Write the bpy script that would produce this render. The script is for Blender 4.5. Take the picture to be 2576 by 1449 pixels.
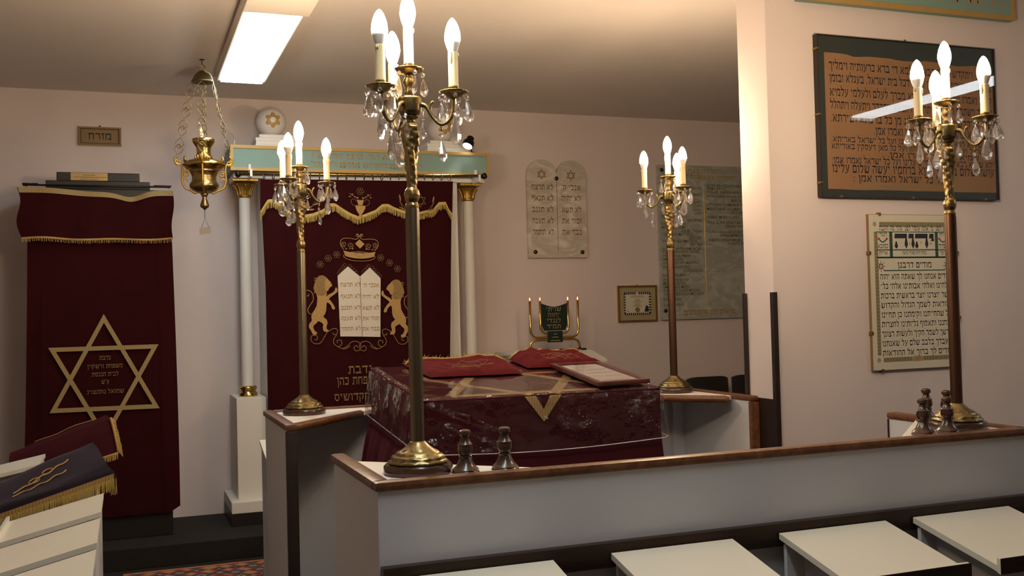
import bpy, bmesh, math, random
from mathutils import Vector, Matrix, noise
from mathutils.geometry import tessellate_polygon
random.seed(7)
R = math.radians
S = bpy.context.scene
COL = S.collection
for o in list(bpy.data.objects):
    bpy.data.objects.remove(o)

# ------------------------------------------------------------------ camera
cam = bpy.data.cameras.new('camera')
cam.sensor_fit = 'HORIZONTAL'; cam.sensor_width = 36.0; cam.lens = 36.0 * 2574.4 / 2576.0
cam.clip_start = 0.05; cam.clip_end = 60
camo = bpy.data.objects.new('camera', cam); COL.objects.link(camo)
YAW, PITCH, ROLL = 0.361, 0.0236, 0.0256
_F = Vector((math.sin(YAW) * math.cos(PITCH), math.cos(YAW) * math.cos(PITCH), math.sin(PITCH)))
_R0 = Vector((math.cos(YAW), -math.sin(YAW), 0)); _U0 = _R0.cross(_F)
_Rv = _R0 * math.cos(ROLL) - _U0 * math.sin(ROLL); _Uv = _U0 * math.cos(ROLL) + _R0 * math.sin(ROLL)
camo.matrix_world = Matrix(((_Rv.x, _Uv.x, -_F.x, 0), (_Rv.y, _Uv.y, -_F.y, 0), (_Rv.z, _Uv.z, -_F.z, 1.5), (0, 0, 0, 1)))
S.camera = camo

# ------------------------------------------------------------------ world, view, light levels
w = bpy.data.worlds.new('world'); S.world = w; w.use_nodes = True
w.node_tree.nodes['Background'].inputs[0].default_value = (0.02, 0.02, 0.02, 1)
w.node_tree.nodes['Background'].inputs[1].default_value = 0.0
S.view_settings.view_transform = 'Standard'; S.view_settings.look = 'None'
S.view_settings.gamma = 1; S.view_settings.use_curve_mapping = False
S.view_settings.exposure = 0.52
TUBE_E = 11.0        # radiance of the fluorescent diffusers
BULB_E = 315.0       # radiance of the candle bulbs
S.cycles.max_bounces = 10; S.cycles.transparent_max_bounces = 24
S.cycles.sample_clamp_indirect = 40.0

# ------------------------------------------------------------------ materials
def _nt(name):
    m = bpy.data.materials.new(name); m.use_nodes = True
    nt = m.node_tree; return m, nt, nt.nodes['Principled BSDF']
def N(nt, t, **k):
    n = nt.nodes.new(t)
    for a, b in k.items(): setattr(n, a, b)
    return n
def mat(name, col, rough=.5, metal=0, var=.08, scale=12, bump=0, bscale=90, coat=0, sheen=0, sheencol=None, stretch=(1, 1, 1), spec=.5):
    m, nt, b = _nt(name); L = nt.links
    tc = N(nt, 'ShaderNodeTexCoord'); mp = N(nt, 'ShaderNodeMapping'); mp.inputs['Scale'].default_value = stretch
    L.new(tc.outputs['Object'], mp.inputs[0])
    nz = N(nt, 'ShaderNodeTexNoise'); nz.inputs['Scale'].default_value = scale; nz.inputs['Detail'].default_value = 5
    L.new(mp.outputs[0], nz.inputs['Vector'])
    mx = N(nt, 'ShaderNodeMix', data_type='RGBA')
    c0 = [max(0, c * (1 - var)) for c in col] + [1]; c1 = [min(1, c * (1 + var)) for c in col] + [1]
    mx.inputs[6].default_value = c0; mx.inputs[7].default_value = c1
    L.new(nz.outputs[0], mx.inputs[0]); L.new(mx.outputs[2], b.inputs['Base Color'])
    b.inputs['Roughness'].default_value = rough; b.inputs['Metallic'].default_value = metal
    b.inputs['Specular IOR Level'].default_value = spec
    b.inputs['Coat Weight'].default_value = coat; b.inputs['Coat Roughness'].default_value = .1
    if sheen:
        b.inputs['Sheen Weight'].default_value = sheen; b.inputs['Sheen Roughness'].default_value = .35
        b.inputs['Sheen Tint'].default_value = list(sheencol or col) + [1]
    if bump:
        n2 = N(nt, 'ShaderNodeTexNoise'); n2.inputs['Scale'].default_value = bscale; n2.inputs['Detail'].default_value = 4
        L.new(mp.outputs[0], n2.inputs['Vector'])
        bp = N(nt, 'ShaderNodeBump'); bp.inputs['Strength'].default_value = bump; bp.inputs['Distance'].default_value = .004
        L.new(n2.outputs[0], bp.inputs['Height']); L.new(bp.outputs[0], b.inputs['Normal'])
    return m
def wood(name, a, c, rough=.4, stretch=(1, 1, 1), scale=9, coat=.2):
    m, nt, b = _nt(name); L = nt.links
    tc = N(nt, 'ShaderNodeTexCoord'); mp = N(nt, 'ShaderNodeMapping'); mp.inputs['Scale'].default_value = stretch
    L.new(tc.outputs['Object'], mp.inputs[0])
    nz = N(nt, 'ShaderNodeTexNoise'); nz.inputs['Scale'].default_value = scale; nz.inputs['Detail'].default_value = 8; nz.inputs['Distortion'].default_value = 1.2
    L.new(mp.outputs[0], nz.inputs['Vector'])
    cr = N(nt, 'ShaderNodeValToRGB'); cr.color_ramp.elements[0].position = .3; cr.color_ramp.elements[1].position = .72
    cr.color_ramp.elements[0].color = list(a) + [1]; cr.color_ramp.elements[1].color = list(c) + [1]
    L.new(nz.outputs[0], cr.inputs[0]); L.new(cr.outputs[0], b.inputs['Base Color'])
    b.inputs['Roughness'].default_value = rough; b.inputs['Coat Weight'].default_value = coat; b.inputs['Coat Roughness'].default_value = .2
    return m
def marble(name, base, vein, scale=3.0, rough=.25, lo=.46, hi=.56):
    m, nt, b = _nt(name); L = nt.links
    tc = N(nt, 'ShaderNodeTexCoord')
    mp = N(nt, 'ShaderNodeMapping'); mp.inputs['Rotation'].default_value = (0, R(35), 0); mp.inputs['Scale'].default_value = (1, 1, 2.2)
    L.new(tc.outputs['Object'], mp.inputs[0])
    nz = N(nt, 'ShaderNodeTexNoise'); nz.inputs['Scale'].default_value = scale; nz.inputs['Detail'].default_value = 9; nz.inputs['Distortion'].default_value = 1.5
    L.new(mp.outputs[0], nz.inputs['Vector'])
    cr = N(nt, 'ShaderNodeValToRGB'); e = cr.color_ramp.elements
    e[0].position = lo - .12; e[0].color = list(base) + [1]; e[1].position = hi + .14; e[1].color = list(base) + [1]
    x = e.new((lo + hi) / 2); x.color = list(vein) + [1]
    L.new(nz.outputs[0], cr.inputs[0]); L.new(cr.outputs[0], b.inputs['Base Color'])
    b.inputs['Roughness'].default_value = rough
    return m
def emit(name, col, strength):
    m = bpy.data.materials.new(name); m.use_nodes = True; nt = m.node_tree; nt.nodes.clear()
    e = nt.nodes.new('ShaderNodeEmission'); e.inputs[0].default_value = list(col) + [1]; e.inputs[1].default_value = strength
    o = nt.nodes.new('ShaderNodeOutputMaterial'); nt.links.new(e.outputs[0], o.inputs[0]); return m
def clear_sheet(name, tint=(1, 1, 1), base=.03, gain=1.0, rough=0.0, bump=0, bscales=(18, 70)):
    m = bpy.data.materials.new(name); m.use_nodes = True; nt = m.node_tree; nt.nodes.clear(); L = nt.links
    tr = N(nt, 'ShaderNodeBsdfTransparent'); tr.inputs[0].default_value = list(tint) + [1]
    gl = N(nt, 'ShaderNodeBsdfGlossy'); gl.inputs['Roughness'].default_value = rough
    fr = N(nt, 'ShaderNodeLayerWeight'); fr.inputs[0].default_value = .5
    pw = N(nt, 'ShaderNodeMath', operation='POWER'); pw.inputs[1].default_value = 4.0; L.new(fr.outputs['Facing'], pw.inputs[0])
    ma = N(nt, 'ShaderNodeMath', operation='MULTIPLY_ADD'); ma.inputs[1].default_value = gain; ma.inputs[2].default_value = base; ma.use_clamp = True
    L.new(pw.outputs[0], ma.inputs[0])
    mx = N(nt, 'ShaderNodeMixShader'); L.new(ma.outputs[0], mx.inputs[0]); L.new(tr.outputs[0], mx.inputs[1]); L.new(gl.outputs[0], mx.inputs[2])
    out = N(nt, 'ShaderNodeOutputMaterial'); L.new(mx.outputs[0], out.inputs[0])
    if bump:
        tc = N(nt, 'ShaderNodeTexCoord')
        a = N(nt, 'ShaderNodeTexNoise'); a.inputs['Scale'].default_value = bscales[0]; a.inputs['Detail'].default_value = 1.5
        c = N(nt, 'ShaderNodeTexNoise'); c.inputs['Scale'].default_value = bscales[1]; c.inputs['Detail'].default_value = 2
        L.new(tc.outputs['Object'], a.inputs['Vector']); L.new(tc.outputs['Object'], c.inputs['Vector'])
        ad = N(nt, 'ShaderNodeMath', operation='MULTIPLY_ADD'); ad.inputs[1].default_value = .35
        L.new(c.outputs[0], ad.inputs[0]); L.new(a.outputs[0], ad.inputs[2])
        k = N(nt, 'ShaderNodeTexNoise'); k.inputs['Scale'].default_value = 3.2; L.new(tc.outputs['Object'], k.inputs['Vector'])
        mr = N(nt, 'ShaderNodeMapRange'); mr.inputs[1].default_value = .40; mr.inputs[2].default_value = .56; mr.inputs[3].default_value = .10; mr.inputs[4].default_value = 1.0; L.new(k.outputs[0], mr.inputs[0])
        mu = N(nt, 'ShaderNodeMath', operation='MULTIPLY'); L.new(mr.outputs[0], mu.inputs[0]); L.new(ad.outputs[0], mu.inputs[1]); ad = mu
        bp = N(nt, 'ShaderNodeBump'); bp.inputs['Strength'].default_value = bump; bp.inputs['Distance'].default_value = .08
        L.new(ad.outputs[0], bp.inputs['Height']); L.new(bp.outputs[0], gl.inputs['Normal']); L.new(bp.outputs[0], fr.inputs['Normal'])
    return m
def crystal(name):
    m, nt, b = _nt(name); L = nt.links
    b.inputs['Transmission Weight'].default_value = 1; b.inputs['IOR'].default_value = 1.45; b.inputs['Roughness'].default_value = .0
    b.inputs['Base Color'].default_value = (1, 1, 1, 1)
    gl = N(nt, 'ShaderNodeBsdfGlossy'); gl.inputs['Roughness'].default_value = .12; gl.inputs['Color'].default_value = (.85, .85, .88, 1)
    tr = N(nt, 'ShaderNodeBsdfTransparent')
    m1 = N(nt, 'ShaderNodeMixShader'); m1.inputs[0].default_value = .38; L.new(tr.outputs[0], m1.inputs[1]); L.new(gl.outputs[0], m1.inputs[2])
    m2 = N(nt, 'ShaderNodeMixShader'); m2.inputs[0].default_value = .55; L.new(b.outputs[0], m2.inputs[1]); L.new(m1.outputs[0], m2.inputs[2])
    L.new(m2.outputs[0], nt.nodes['Material Output'].inputs[0]); return m
def rugmat(name):
    m, nt, b = _nt(name); L = nt.links
    tc = N(nt, 'ShaderNodeTexCoord'); v = N(nt, 'ShaderNodeTexVoronoi'); v.inputs['Scale'].default_value = 9; v.distance = 'MANHATTAN'; v.inputs['Randomness'].default_value = .35
    L.new(tc.outputs['Object'], v.inputs['Vector'])
    cr = N(nt, 'ShaderNodeValToRGB'); cr.color_ramp.interpolation = 'CONSTANT'; e = cr.color_ramp.elements
    e[0].color = (.22, .02, .02, 1); e[1].position = .45; e[1].color = (.02, .03, .06, 1)
    for p, c in ((.2, (.45, .3, .16, 1)), (.3, (.05, .09, .07, 1)), (.6, (.3, .05, .03, 1)), (.8, (.35, .22, .1, 1))):
        x = e.new(p); x.color = c
    L.new(v.outputs['Distance'], cr.inputs[0]); L.new(cr.outputs[0], b.inputs['Base Color']); b.inputs['Roughness'].default_value = .95
    return m
def stripes(name, a, c, axis, freq, rough=.8):
    m, nt, b = _nt(name); L = nt.links
    tc = N(nt, 'ShaderNodeTexCoord'); wv = N(nt, 'ShaderNodeTexWave'); wv.bands_direction = axis; wv.inputs['Scale'].default_value = freq; wv.inputs['Distortion'].default_value = 1.5; wv.inputs['Detail'].default_value = 2
    L.new(tc.outputs['Object'], wv.inputs['Vector'])
    mx = N(nt, 'ShaderNodeMix', data_type='RGBA'); mx.inputs[6].default_value = list(a) + [1]; mx.inputs[7].default_value = list(c) + [1]
    L.new(wv.outputs[0], mx.inputs[0]); L.new(mx.outputs[2], b.inputs['Base Color']); b.inputs['Roughness'].default_value = rough
    return m

MT = dict(
    wall=mat('painted_plaster', (.66, .58, .565), .85, var=.03, scale=3, bump=.15, bscale=220),
    ceil=mat('ceiling_paint', (.67, .605, .565), .9, var=.03, scale=3, bump=.1, bscale=200),
    floor=mat('dark_carpet', (.009, .008, .007), .95, var=.4, scale=60, bump=.5, bscale=400),
    stage=mat('brown_carpet', (.013, .010, .007), .95, var=.35, scale=50, bump=.5, bscale=400),
    rug=rugmat('persian_rug'), rugedge=mat('rug_border', (.42, .16, .06), .9),
    lam=mat('white_laminate', (.62, .62, .65), .42, var=.03, scale=2.5),
    desk=mat('cream_laminate', (.70, .69, .60), .4, var=.03, scale=4),
    deskside=mat('grey_laminate', (.55, .56, .58), .45, var=.03),
    trim=wood('stained_beech', (.085, .030, .012), (.21, .085, .032), .42, (3, 3, 3), 8, .12),
    dark=wood('dark_walnut', (.010, .005, .004), (.028, .013, .008), .45, (1, 1, 8), 8, .05),
    band=wood('walnut_rail', (.014, .007, .004), (.040, .019, .010), .45, (1.2, 10, 10), 5, .05),
    finial=wood('turned_walnut', (.030, .013, .007), (.085, .038, .018), .26, (1, 1, 2), 14, .4),
    ebony=mat('ebonised_wood', (.014, .010, .009), .45, var=.3, scale=20),
    brass=mat('aged_brass', (.34, .24, .10), .32, 1, var=.4, scale=30, bump=.35, bscale=70),
    brassb=mat('bright_brass', (.58, .39, .12), .24, 1, var=.12, scale=12),
    bronze=mat('bronze_tube', (.20, .16, .105), .36, 1, var=.25, scale=8, stretch=(1, 1, .3)),
    copper=mat('copper_tube', (.14, .075, .045), .36, 1, var=.25, scale=8, stretch=(1, 1, .3)),
    darkbrass=mat('dark_brass', (.16, .115, .05), .4, .9, var=.3, scale=40),
    goldleaf=mat('gold_leaf', (.45, .28, .06), .4, .85, var=.3, scale=40, bump=.4, bscale=120),
    candle=mat('candle_sleeve', (.82, .68, .40), .5, var=.05), collar=mat('bulb_plastic', (.9, .88, .84), .4, var=.01),
    bulb=emit('bulb_glow', (1.0, .74, .47), BULB_E), tube=emit('diffuser_glow', (.90, .98, 1.0), TUBE_E),
    red=emit('red_filament', (1.0, .10, .03), 14.0), spot=emit('spot_face', (.95, 1, 1), 12.0),
    cry=crystal('cut_crystal'),
    velvet=mat('burgundy_velvet', (.028, .0028, .0036), .9, var=.2, scale=7, sheen=.14, sheencol=(.5, .06, .08), bump=.2, bscale=300, spec=.1),
    velvet2=mat('wine_velvet', (.042, .0045, .008), .85, var=.2, scale=7, sheen=.2, sheencol=(.5, .08, .11), spec=.15),
    velvetred=mat('red_velvet', (.075, .0020, .0038), .85, var=.2, scale=9, sheen=.25, sheencol=(.7, .05, .06), spec=.15),
    navy=mat('midnight_velvet', (.020, .016, .024), .9, var=.2, scale=9, sheen=.4, sheencol=(.25, .2, .28), spec=.1),
    gold=mat('gold_thread', (.40, .24, .075), .55, .25, var=.3, scale=160, bump=.5, bscale=300),
    goldd=mat('dull_gold_thread', (.24, .145, .05), .6, .2, var=.3, scale=160, bump=.4, bscale=300),
    fringe=mat('yellow_silk_fringe', (.50, .36, .10), .6, var=.3, scale=90),
    silver=stripes('silver_lame', (.52, .46, .38), (.66, .60, .50), 'Z', 60, .5),
    tape=stripes('gold_braid', (.24, .165, .06), (.37, .265, .105), 'X', 30, .6),
    brassc=mat('antique_brass', (.285, .225, .105), .34, 1, var=.4, scale=40, bump=.3, bscale=90),
    turq=mat('turquoise_paint', (.21, .33, .29), .6, var=.05), goldpaint=mat('gold_paint', (.45, .29, .09), .5, .2, var=.1),
    orange=mat('ochre_lettering', (.42, .26, .13), .6), white=mat('white_paint', (.78, .76, .72), .5, var=.02),
    white2=mat('warm_white_paint', (.70, .68, .62), .5, var=.02),
    marb=marble('pale_marble', (.70, .64, .56), (.48, .43, .37)), marbg=marble('green_grey_marble', (.46, .47, .41), (.33, .35, .31), 4),
    brownink=mat('engraved_brown', (.20, .10, .04), .6), olive=mat('engraved_olive', (.12, .12, .055), .6),
    goldink=mat('gilt_lettering', (.70, .48, .08), .35, .6), ink=mat('black_ink', (.012, .012, .012), .6), greenink=mat('green_ink', (.02, .075, .045), .6),
    redink=mat('red_ink', (.42, .03, .04), .6), purple=mat('purple_ink', (.16, .03, .07), .6), oliveink=mat('olive_ink', (.22, .19, .09), .6),
    iron=mat('dark_iron', (.03, .025, .022), .4, .8), bolt=mat('dark_bolt', (.07, .05, .04), .35, .9),
    parch=mat('aged_brown_paper', (.27, .145, .068), .75, var=.18, scale=5), greenblack=mat('green_black_mount', (.022, .030, .024), .5),
    paper=mat('cream_paper', (.66, .62, .50), .7, var=.03), card=mat('olive_mount', (.38, .32, .17), .7, var=.05), sheet=mat('white_paper', (.80, .74, .72), .6, var=.02),
    tan=mat('tan_panel', (.24, .15, .06), .55, var=.12, scale=6), mahog=wood('mahogany', (.055, .010, .008), (.12, .025, .018), .3, (2, 2, 2), 8, .4),
    green=mat('green_marble', (.010, .022, .016), .2, var=.3, scale=20), plate=mat('brass_plate', (.42, .30, .13), .4, .6, var=.1),
    globe=mat('frosted_globe', (.70, .66, .62), .35, var=.02), grey=mat('grey_tag', (.24, .19, .14), .6),
    blk=mat('black_vinyl', (.015, .014, .013), .42, var=.2), chrome=mat('chrome', (.6, .6, .6), .15, 1), wire=mat('white_cable', (.75, .72, .66), .4),
    housing=mat('lamp_housing', (.74, .68, .62), .45, var=.02),
    pane=clear_sheet('picture_glass', base=.022, gain=.8), bulbglass=clear_sheet('clear_bulb_glass', base=.05, gain=1.2),
    plastic_top=clear_sheet('clear_plastic_flat', (.92, .88, .88), base=.035, gain=.9, rough=.07, bump=.03, bscales=(5, 16)),
    plastic=clear_sheet('clear_plastic', (.92, .88, .88), base=.036, gain=.75, rough=.035, bump=.8, bscales=(11, 34)),
    hem=mat('plastic_hem', (.62, .58, .62), .4),
)

# ------------------------------------------------------------------ object helpers
OFF = {}
def empty(name, loc, label, cat, group=None, rz=0):
    o = bpy.data.objects.new(name, None); COL.objects.link(o); o.location = loc; o.rotation_euler = (0, 0, rz)
    o.empty_display_size = .05
    tag(o, label, cat, group); OFF[o] = Vector(loc); return o
def tag(o, label, cat, group=None):
    o['label'] = label; o['category'] = cat
    if group: o['group'] = group
    return o
class B:
    def __init__(s): s.v = []; s.f = []; s.cuts = []
    def add(s, vs, fs):
        k = len(s.v); s.v += [Vector(p) for p in vs]; s.f += [tuple(i + k for i in f) for f in fs]; return s
    def box(s, x0, x1, y0, y1, z0, z1):
        return s.add([(x0, y0, z0), (x1, y0, z0), (x1, y1, z0), (x0, y1, z0), (x0, y0, z1), (x1, y0, z1), (x1, y1, z1), (x0, y1, z1)],
                     [(0, 3, 2, 1), (4, 5, 6, 7), (0, 1, 5, 4), (1, 2, 6, 5), (2, 3, 7, 6), (3, 0, 4, 7)])
    def bbox(s, x0, x1, y0, y1, z0, z1, b=.004):
        bm = bmesh.new(); t = B().box(x0, x1, y0, y1, z0, z1)
        vs = [bm.verts.new(p) for p in t.v]
        for f in t.f: bm.faces.new([vs[i] for i in f])
        bmesh.ops.bevel(bm, geom=bm.edges[:], offset=b, segments=2, affect='EDGES', profile=.6)
        bm.verts.index_update()
        s.add([v.co.copy() for v in bm.verts], [[v.index for v in f.verts] for f in bm.faces]); bm.free(); return s
    def lathe(s, prof, c=(0, 0, 0), n=24, lobes=0, amp=0, rows=None):
        vs = []; fs = []; c = Vector(c)
        for j, (r, z) in enumerate(prof):
            for i in range(n):
                a = 2 * math.pi * i / n
                rr = r * (1 + (amp * math.cos(lobes * a) if lobes and (rows is None or j in rows) else 0))
                vs.append(c + Vector((rr * math.cos(a), rr * math.sin(a), z)))
        for j in range(len(prof) - 1):
            for i in range(n):
                k = (i + 1) % n; fs.append((j * n + i, j * n + k, (j + 1) * n + k, (j + 1) * n + i))
        fs.append(tuple(range(n))[::-1]); m = (len(prof) - 1) * n; fs.append(tuple(m + i for i in range(n)))
        return s.add(vs, fs)
    def tube(s, pts, r=.005, n=8, closed=False, flat=1.0):
        pts = [Vector(p) for p in pts]; L = len(pts); rs = r if isinstance(r, (list, tuple)) else [r] * L
        vs = []; fs = []; up = None
        for i, p in enumerate(pts):
            if closed: d = pts[(i + 1) % L] - pts[i - 1]
            else: d = pts[min(i + 1, L - 1)] - pts[max(i - 1, 0)]
            if d.length < 1e-9: d = Vector((0, 0, 1))
            d.normalize()
            if up is None:
                up = Vector((0, 1, 0)) if abs(d.y) < .9 else Vector((1, 0, 0))
            u = (up - d * up.dot(d)); 
            if u.length < 1e-6: u = d.orthogonal()
            u.normalize(); up = u; q = d.cross(u)
            for k in range(n):
                a = 2 * math.pi * k / n
                vs.append(p + u * (math.cos(a) * rs[i] * flat) + q * (math.sin(a) * rs[i]))
        for i in range(L if closed else L - 1):
            j = (i + 1) % L
            for k in range(n):
                m = (k + 1) % n; fs.append((i * n + k, i * n + m, j * n + m, j * n + k))
        if not closed:
            fs.append(tuple(range(n))[::-1]); fs.append(tuple((L - 1) * n + k for k in range(n)))
        return s.add(vs, fs)
    def prism(s, poly, M, t=.002):
        """poly in (u,v); M(u,v,w) -> world; w is the height towards the viewer"""
        tri = tessellate_polygon([[Vector((p[0], p[1], 0)) for p in poly]]); n = len(poly)
        vs = [M(p[0], p[1], 0) for p in poly] + [M(p[0], p[1], t) for p in poly]
        fs = [tuple(a + n for a in f) for f in tri] + [tuple(f) for f in tri] + [(i, (i + 1) % n, n + (i + 1) % n, n + i) for i in range(n)]
        return s.add(vs, fs)
    def strip(s, pts, wd, M, t=.002, closed=False):
        """flat raised ribbon along (u,v) points"""
        L = len(pts); n = L if closed else L
        vs = []; fs = []
        for i in range(L):
            a = pts[(i - 1) % L] if (closed or i > 0) else pts[i]; b = pts[(i + 1) % L] if (closed or i < L - 1) else pts[i]
            dx, dy = b[0] - a[0], b[1] - a[1]; l = math.hypot(dx, dy) or 1
            wi = wd[i] if isinstance(wd, (list, tuple)) else wd
            nx, ny = -dy / l * wi / 2, dx / l * wi / 2
            x, y = pts[i]
            vs += [M(x - nx, y - ny, 0), M(x - nx * .7, y - ny * .7, t), M(x + nx * .7, y + ny * .7, t), M(x + nx, y + ny, 0)]
        for i in range(L if closed else L - 1):
            j = (i + 1) % L
            for k in range(3): fs.append((i * 4 + k, i * 4 + k + 1, j * 4 + k + 1, j * 4 + k))
        return s.add(vs, fs)
    def grid(s, fn, nu, nv):
        vs = [fn(i / nu, j / nv) for j in range(nv + 1) for i in range(nu + 1)]
        fs = [(j * (nu + 1) + i, j * (nu + 1) + i + 1, (j + 1) * (nu + 1) + i + 1, (j + 1) * (nu + 1) + i) for j in range(nv) for i in range(nu)]
        return s.add(vs, fs)
    def rot(s, M):
        s.v = [M @ p for p in s.v]; return s
def fix(me):
    bm = bmesh.new(); bm.from_mesh(me); bmesh.ops.recalc_face_normals(bm, faces=bm.faces[:]); bm.to_mesh(me); bm.free()
def obj(name, b, m, parent=None, smooth=False, auto=None, recalc=True):
    if len(b.cuts) > 1:                         # one object for each line of writing
        cs = b.cuts + [(len(b.v), len(b.f))]; first = None
        for (v0, f0), (v1, f1) in zip(cs, cs[1:]):
            q = B(); q.v = b.v[v0:v1]; q.f = [tuple(i - v0 for i in f) for f in b.f[f0:f1]]
            o = obj(name, q, m, parent, smooth, auto, recalc); first = first or o
        return first
    off = OFF.get(parent, Vector((0, 0, 0)))
    me = bpy.data.meshes.new(name); me.from_pydata([tuple(p - off) for p in b.v], [], b.f)
    me.materials.append(MT[m] if isinstance(m, str) else m)
    if recalc: fix(me)
    if smooth or auto:
        me.polygons.foreach_set('use_smooth', [True] * len(me.polygons))
        if auto: 
            try: me.set_sharp_from_angle(angle=R(auto))
            except Exception: pass
    o = bpy.data.objects.new(name, me); COL.objects.link(o)
    if parent: o.parent = parent
    OFF[o] = off; return o
def struct(name, b, m, **k):
    o = obj(name, b, m, **k); o['kind'] = 'structure'; return o
def copy_tree(o, parent=None):
    c = o.copy(); COL.objects.link(c); c.parent = parent
    for ch in list(o.children): copy_tree(ch, c)
    return c
def wallM(y):                                   # flat decoration on a plane facing -Y
    return lambda u, v, w=0: Vector((u, y - w, v))
# ------------------------------------------------------------------ lettering
_TC = {}
def _H(a, b, c, d): return [(a, c), (b, c), (b, d), (a, d)]
_CORN = lambda r: [(r - .14, .80), (r - .06, 1), (r, .90), (r, .74)]
HEB = {
    'א': (.86, [[(0, 1), (.17, 1), (.84, 0), (.64, 0)], [(.56, 1), (.80, 1), (.80, .74), (.62, .44), (.53, .54), (.66, .74)], [(.02, 0), (.24, 0), (.27, .28), (.38, .50), (.29, .60), (.10, .34)]]),
    'ב': (.78, [_H(.02, .58, .79, 1), _CORN(.64), _H(.52, .64, .1, .9), _H(0, .76, 0, .21)]),
    'ג': (.52, [_H(.06, .40, .79, 1), _CORN(.46), _H(.34, .46, 0, .9), [(.34, .34), (.34, .16), (.12, 0), (0, 0), (0, .12)]]),
    'ד': (.76, [_H(0, .74, .79, 1), _H(.50, .62, 0, .85)]),
    'ה': (.76, [_H(0, .64, .79, 1), _CORN(.70), _H(.58, .70, 0, .9), _H(.06, .18, 0, .58)]),
    'ו': (.36, [_H(.02, .24, .79, 1), _CORN(.30), _H(.18, .30, 0, .9)]),
    'ז': (.40, [_H(0, .38, .79, 1), [(.12, .85), (.24, .85), (.30, 0), (.18, 0)]]),
    'ח': (.78, [_H(0, .66, .79, 1), _CORN(.72), _H(.06, .18, 0, .85), _H(.60, .72, 0, .9)]),
    'ט': (.80, [_H(.02, .14, .05, 1), _H(.02, .74, 0, .20), _H(.62, .74, .1, .95), _H(.36, .70, .80, 1)]),
    'י': (.36, [_H(.02, .24, .79, 1), _CORN(.30), [(.18, .9), (.30, .9), (.26, .52), (.18, .56)]]),
    'כ': (.70, [_H(.02, .56, .79, 1), _CORN(.64), _H(.52, .64, .1, .9), [(.02, 0), (.56, 0), (.64, .12), (.60, .21), (.02, .21)]]),
    'ך': (.68, [_H(0, .58, .79, 1), _CORN(.64), _H(.52, .64, -.34, .9)]),
    'ל': (.68, [_H(.02, .14, .85, 1.42), _H(.02, .60, .79, 1), _H(.50, .62, .55, .9), [(.50, .60), (.62, .55), (.36, 0), (.20, 0)]]),
    'ם': (.78, [_H(0, .66, .79, 1), _CORN(.72), _H(.05, .17, 0, .9), _H(.60, .72, 0, .9), _H(.05, .72, 0, .21)]),
    'מ': (.84, [[(.02, 1), (.16, 1), (.30, .80), (.22, .68), (.15, .70), (.12, 0), (0, 0), (.06, .74)], _H(.24, .68, .79, 1), _CORN(.76), _H(.64, .76, .05, .9), _H(.36, .76, 0, .21)]),
    'נ': (.52, [_H(.08, .38, .79, 1), _CORN(.44), _H(.32, .44, .1, .9), _H(0, .44, 0, .21)]),
    'ן': (.36, [_H(.02, .24, .79, 1), _CORN(.30), _H(.18, .30, -.34, .9)]),
    'ס': (.80, [_H(0, .74, .79, 1), [(.08, .85), (.20, .85), (.20, .36), (.28, .18), (.08, .40)], [(.62, .85), (.74, .85), (.74, .40), (.54, 0), (.24, 0), (.08, .40), (.20, .36), (.30, .18), (.50, .18), (.62, .40)]]),
    'ע': (.80, [[(.50, 1), (.76, 1), (.76, .80), (.52, .14), (.10, -.16), (0, -.04), (.40, .20), (.62, .78)], [(.02, 1), (.26, 1), (.25, .80), (.42, .28), (.32, .20), (.12, .76)]]),
    'פ': (.74, [_H(.04, .60, .79, 1), _CORN(.68), _H(.56, .68, .1, .9), _H(.02, .68, 0, .21), _H(.04, .16, .45, .9), _H(.04, .36, .42, .56)]),
    'ף': (.74, [_H(.04, .60, .79, 1), _CORN(.68), _H(.56, .68, -.34, .9), _H(.04, .16, .45, .9), _H(.04, .36, .42, .56)]),
    'צ': (.78, [[(0, 1), (.20, 1), (.72, .16), (.54, .16)], [(.50, 1), (.74, 1), (.74, .80), (.50, .42), (.40, .54), (.58, .80)], _H(0, .72, 0, .21)]),
    'ץ': (.74, [[(0, 1), (.20, 1), (.40, .45), (.28, .40)], [(.48, 1), (.70, 1), (.70, .80), (.42, .38), (.34, .46), (.56, .80)], _H(.28, .40, -.34, .48)]),
    'ק': (.78, [_H(0, .66, .79, 1), _CORN(.72), [(.60, .9), (.72, .9), (.66, .32), (.44, .08), (.36, .16), (.54, .38)], _H(.06, .18, -.34, .58)]),
    'ר': (.70, [_H(0, .58, .79, 1), _CORN(.64), _H(.52, .64, 0, .9)]),
    'ש': (1.02, [[(0, 1), (.22, 1), (.21, .80), (.26, .12), (.12, .12), (.09, .80)], [(.38, 1), (.58, 1), (.56, .78), (.28, .18), (.18, .24), (.44, .80)], [(.76, 1), (.98, 1), (.97, .78), (.80, .10), (.66, .14), (.85, .80)], _H(.12, .80, 0, .22)]),
    'ת': (.86, [_H(.06, .74, .79, 1), _CORN(.80), _H(.68, .80, 0, .9), _H(.18, .30, .1, .9), _H(0, .30, 0, .19)]),
    "'": (.24, [[(.05, 1.08), (.20, 1.08), (.06, .72)]]), '׳': (.24, [[(.05, 1.08), (.20, 1.08), (.06, .72)]]), '״': (.40, [[(.05, 1.08), (.18, 1.08), (.06, .72)], [(.22, 1.08), (.35, 1.08), (.23, .72)]]),
    '.': (.28, [_H(.06, .20, 0, .14)]), ':': (.30, [_H(.08, .22, 0, .14), _H(.08, .22, .6, .74)]), '־': (.5, [_H(.04, .46, .68, .82)]), ' ': (.36, [])}
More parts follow.
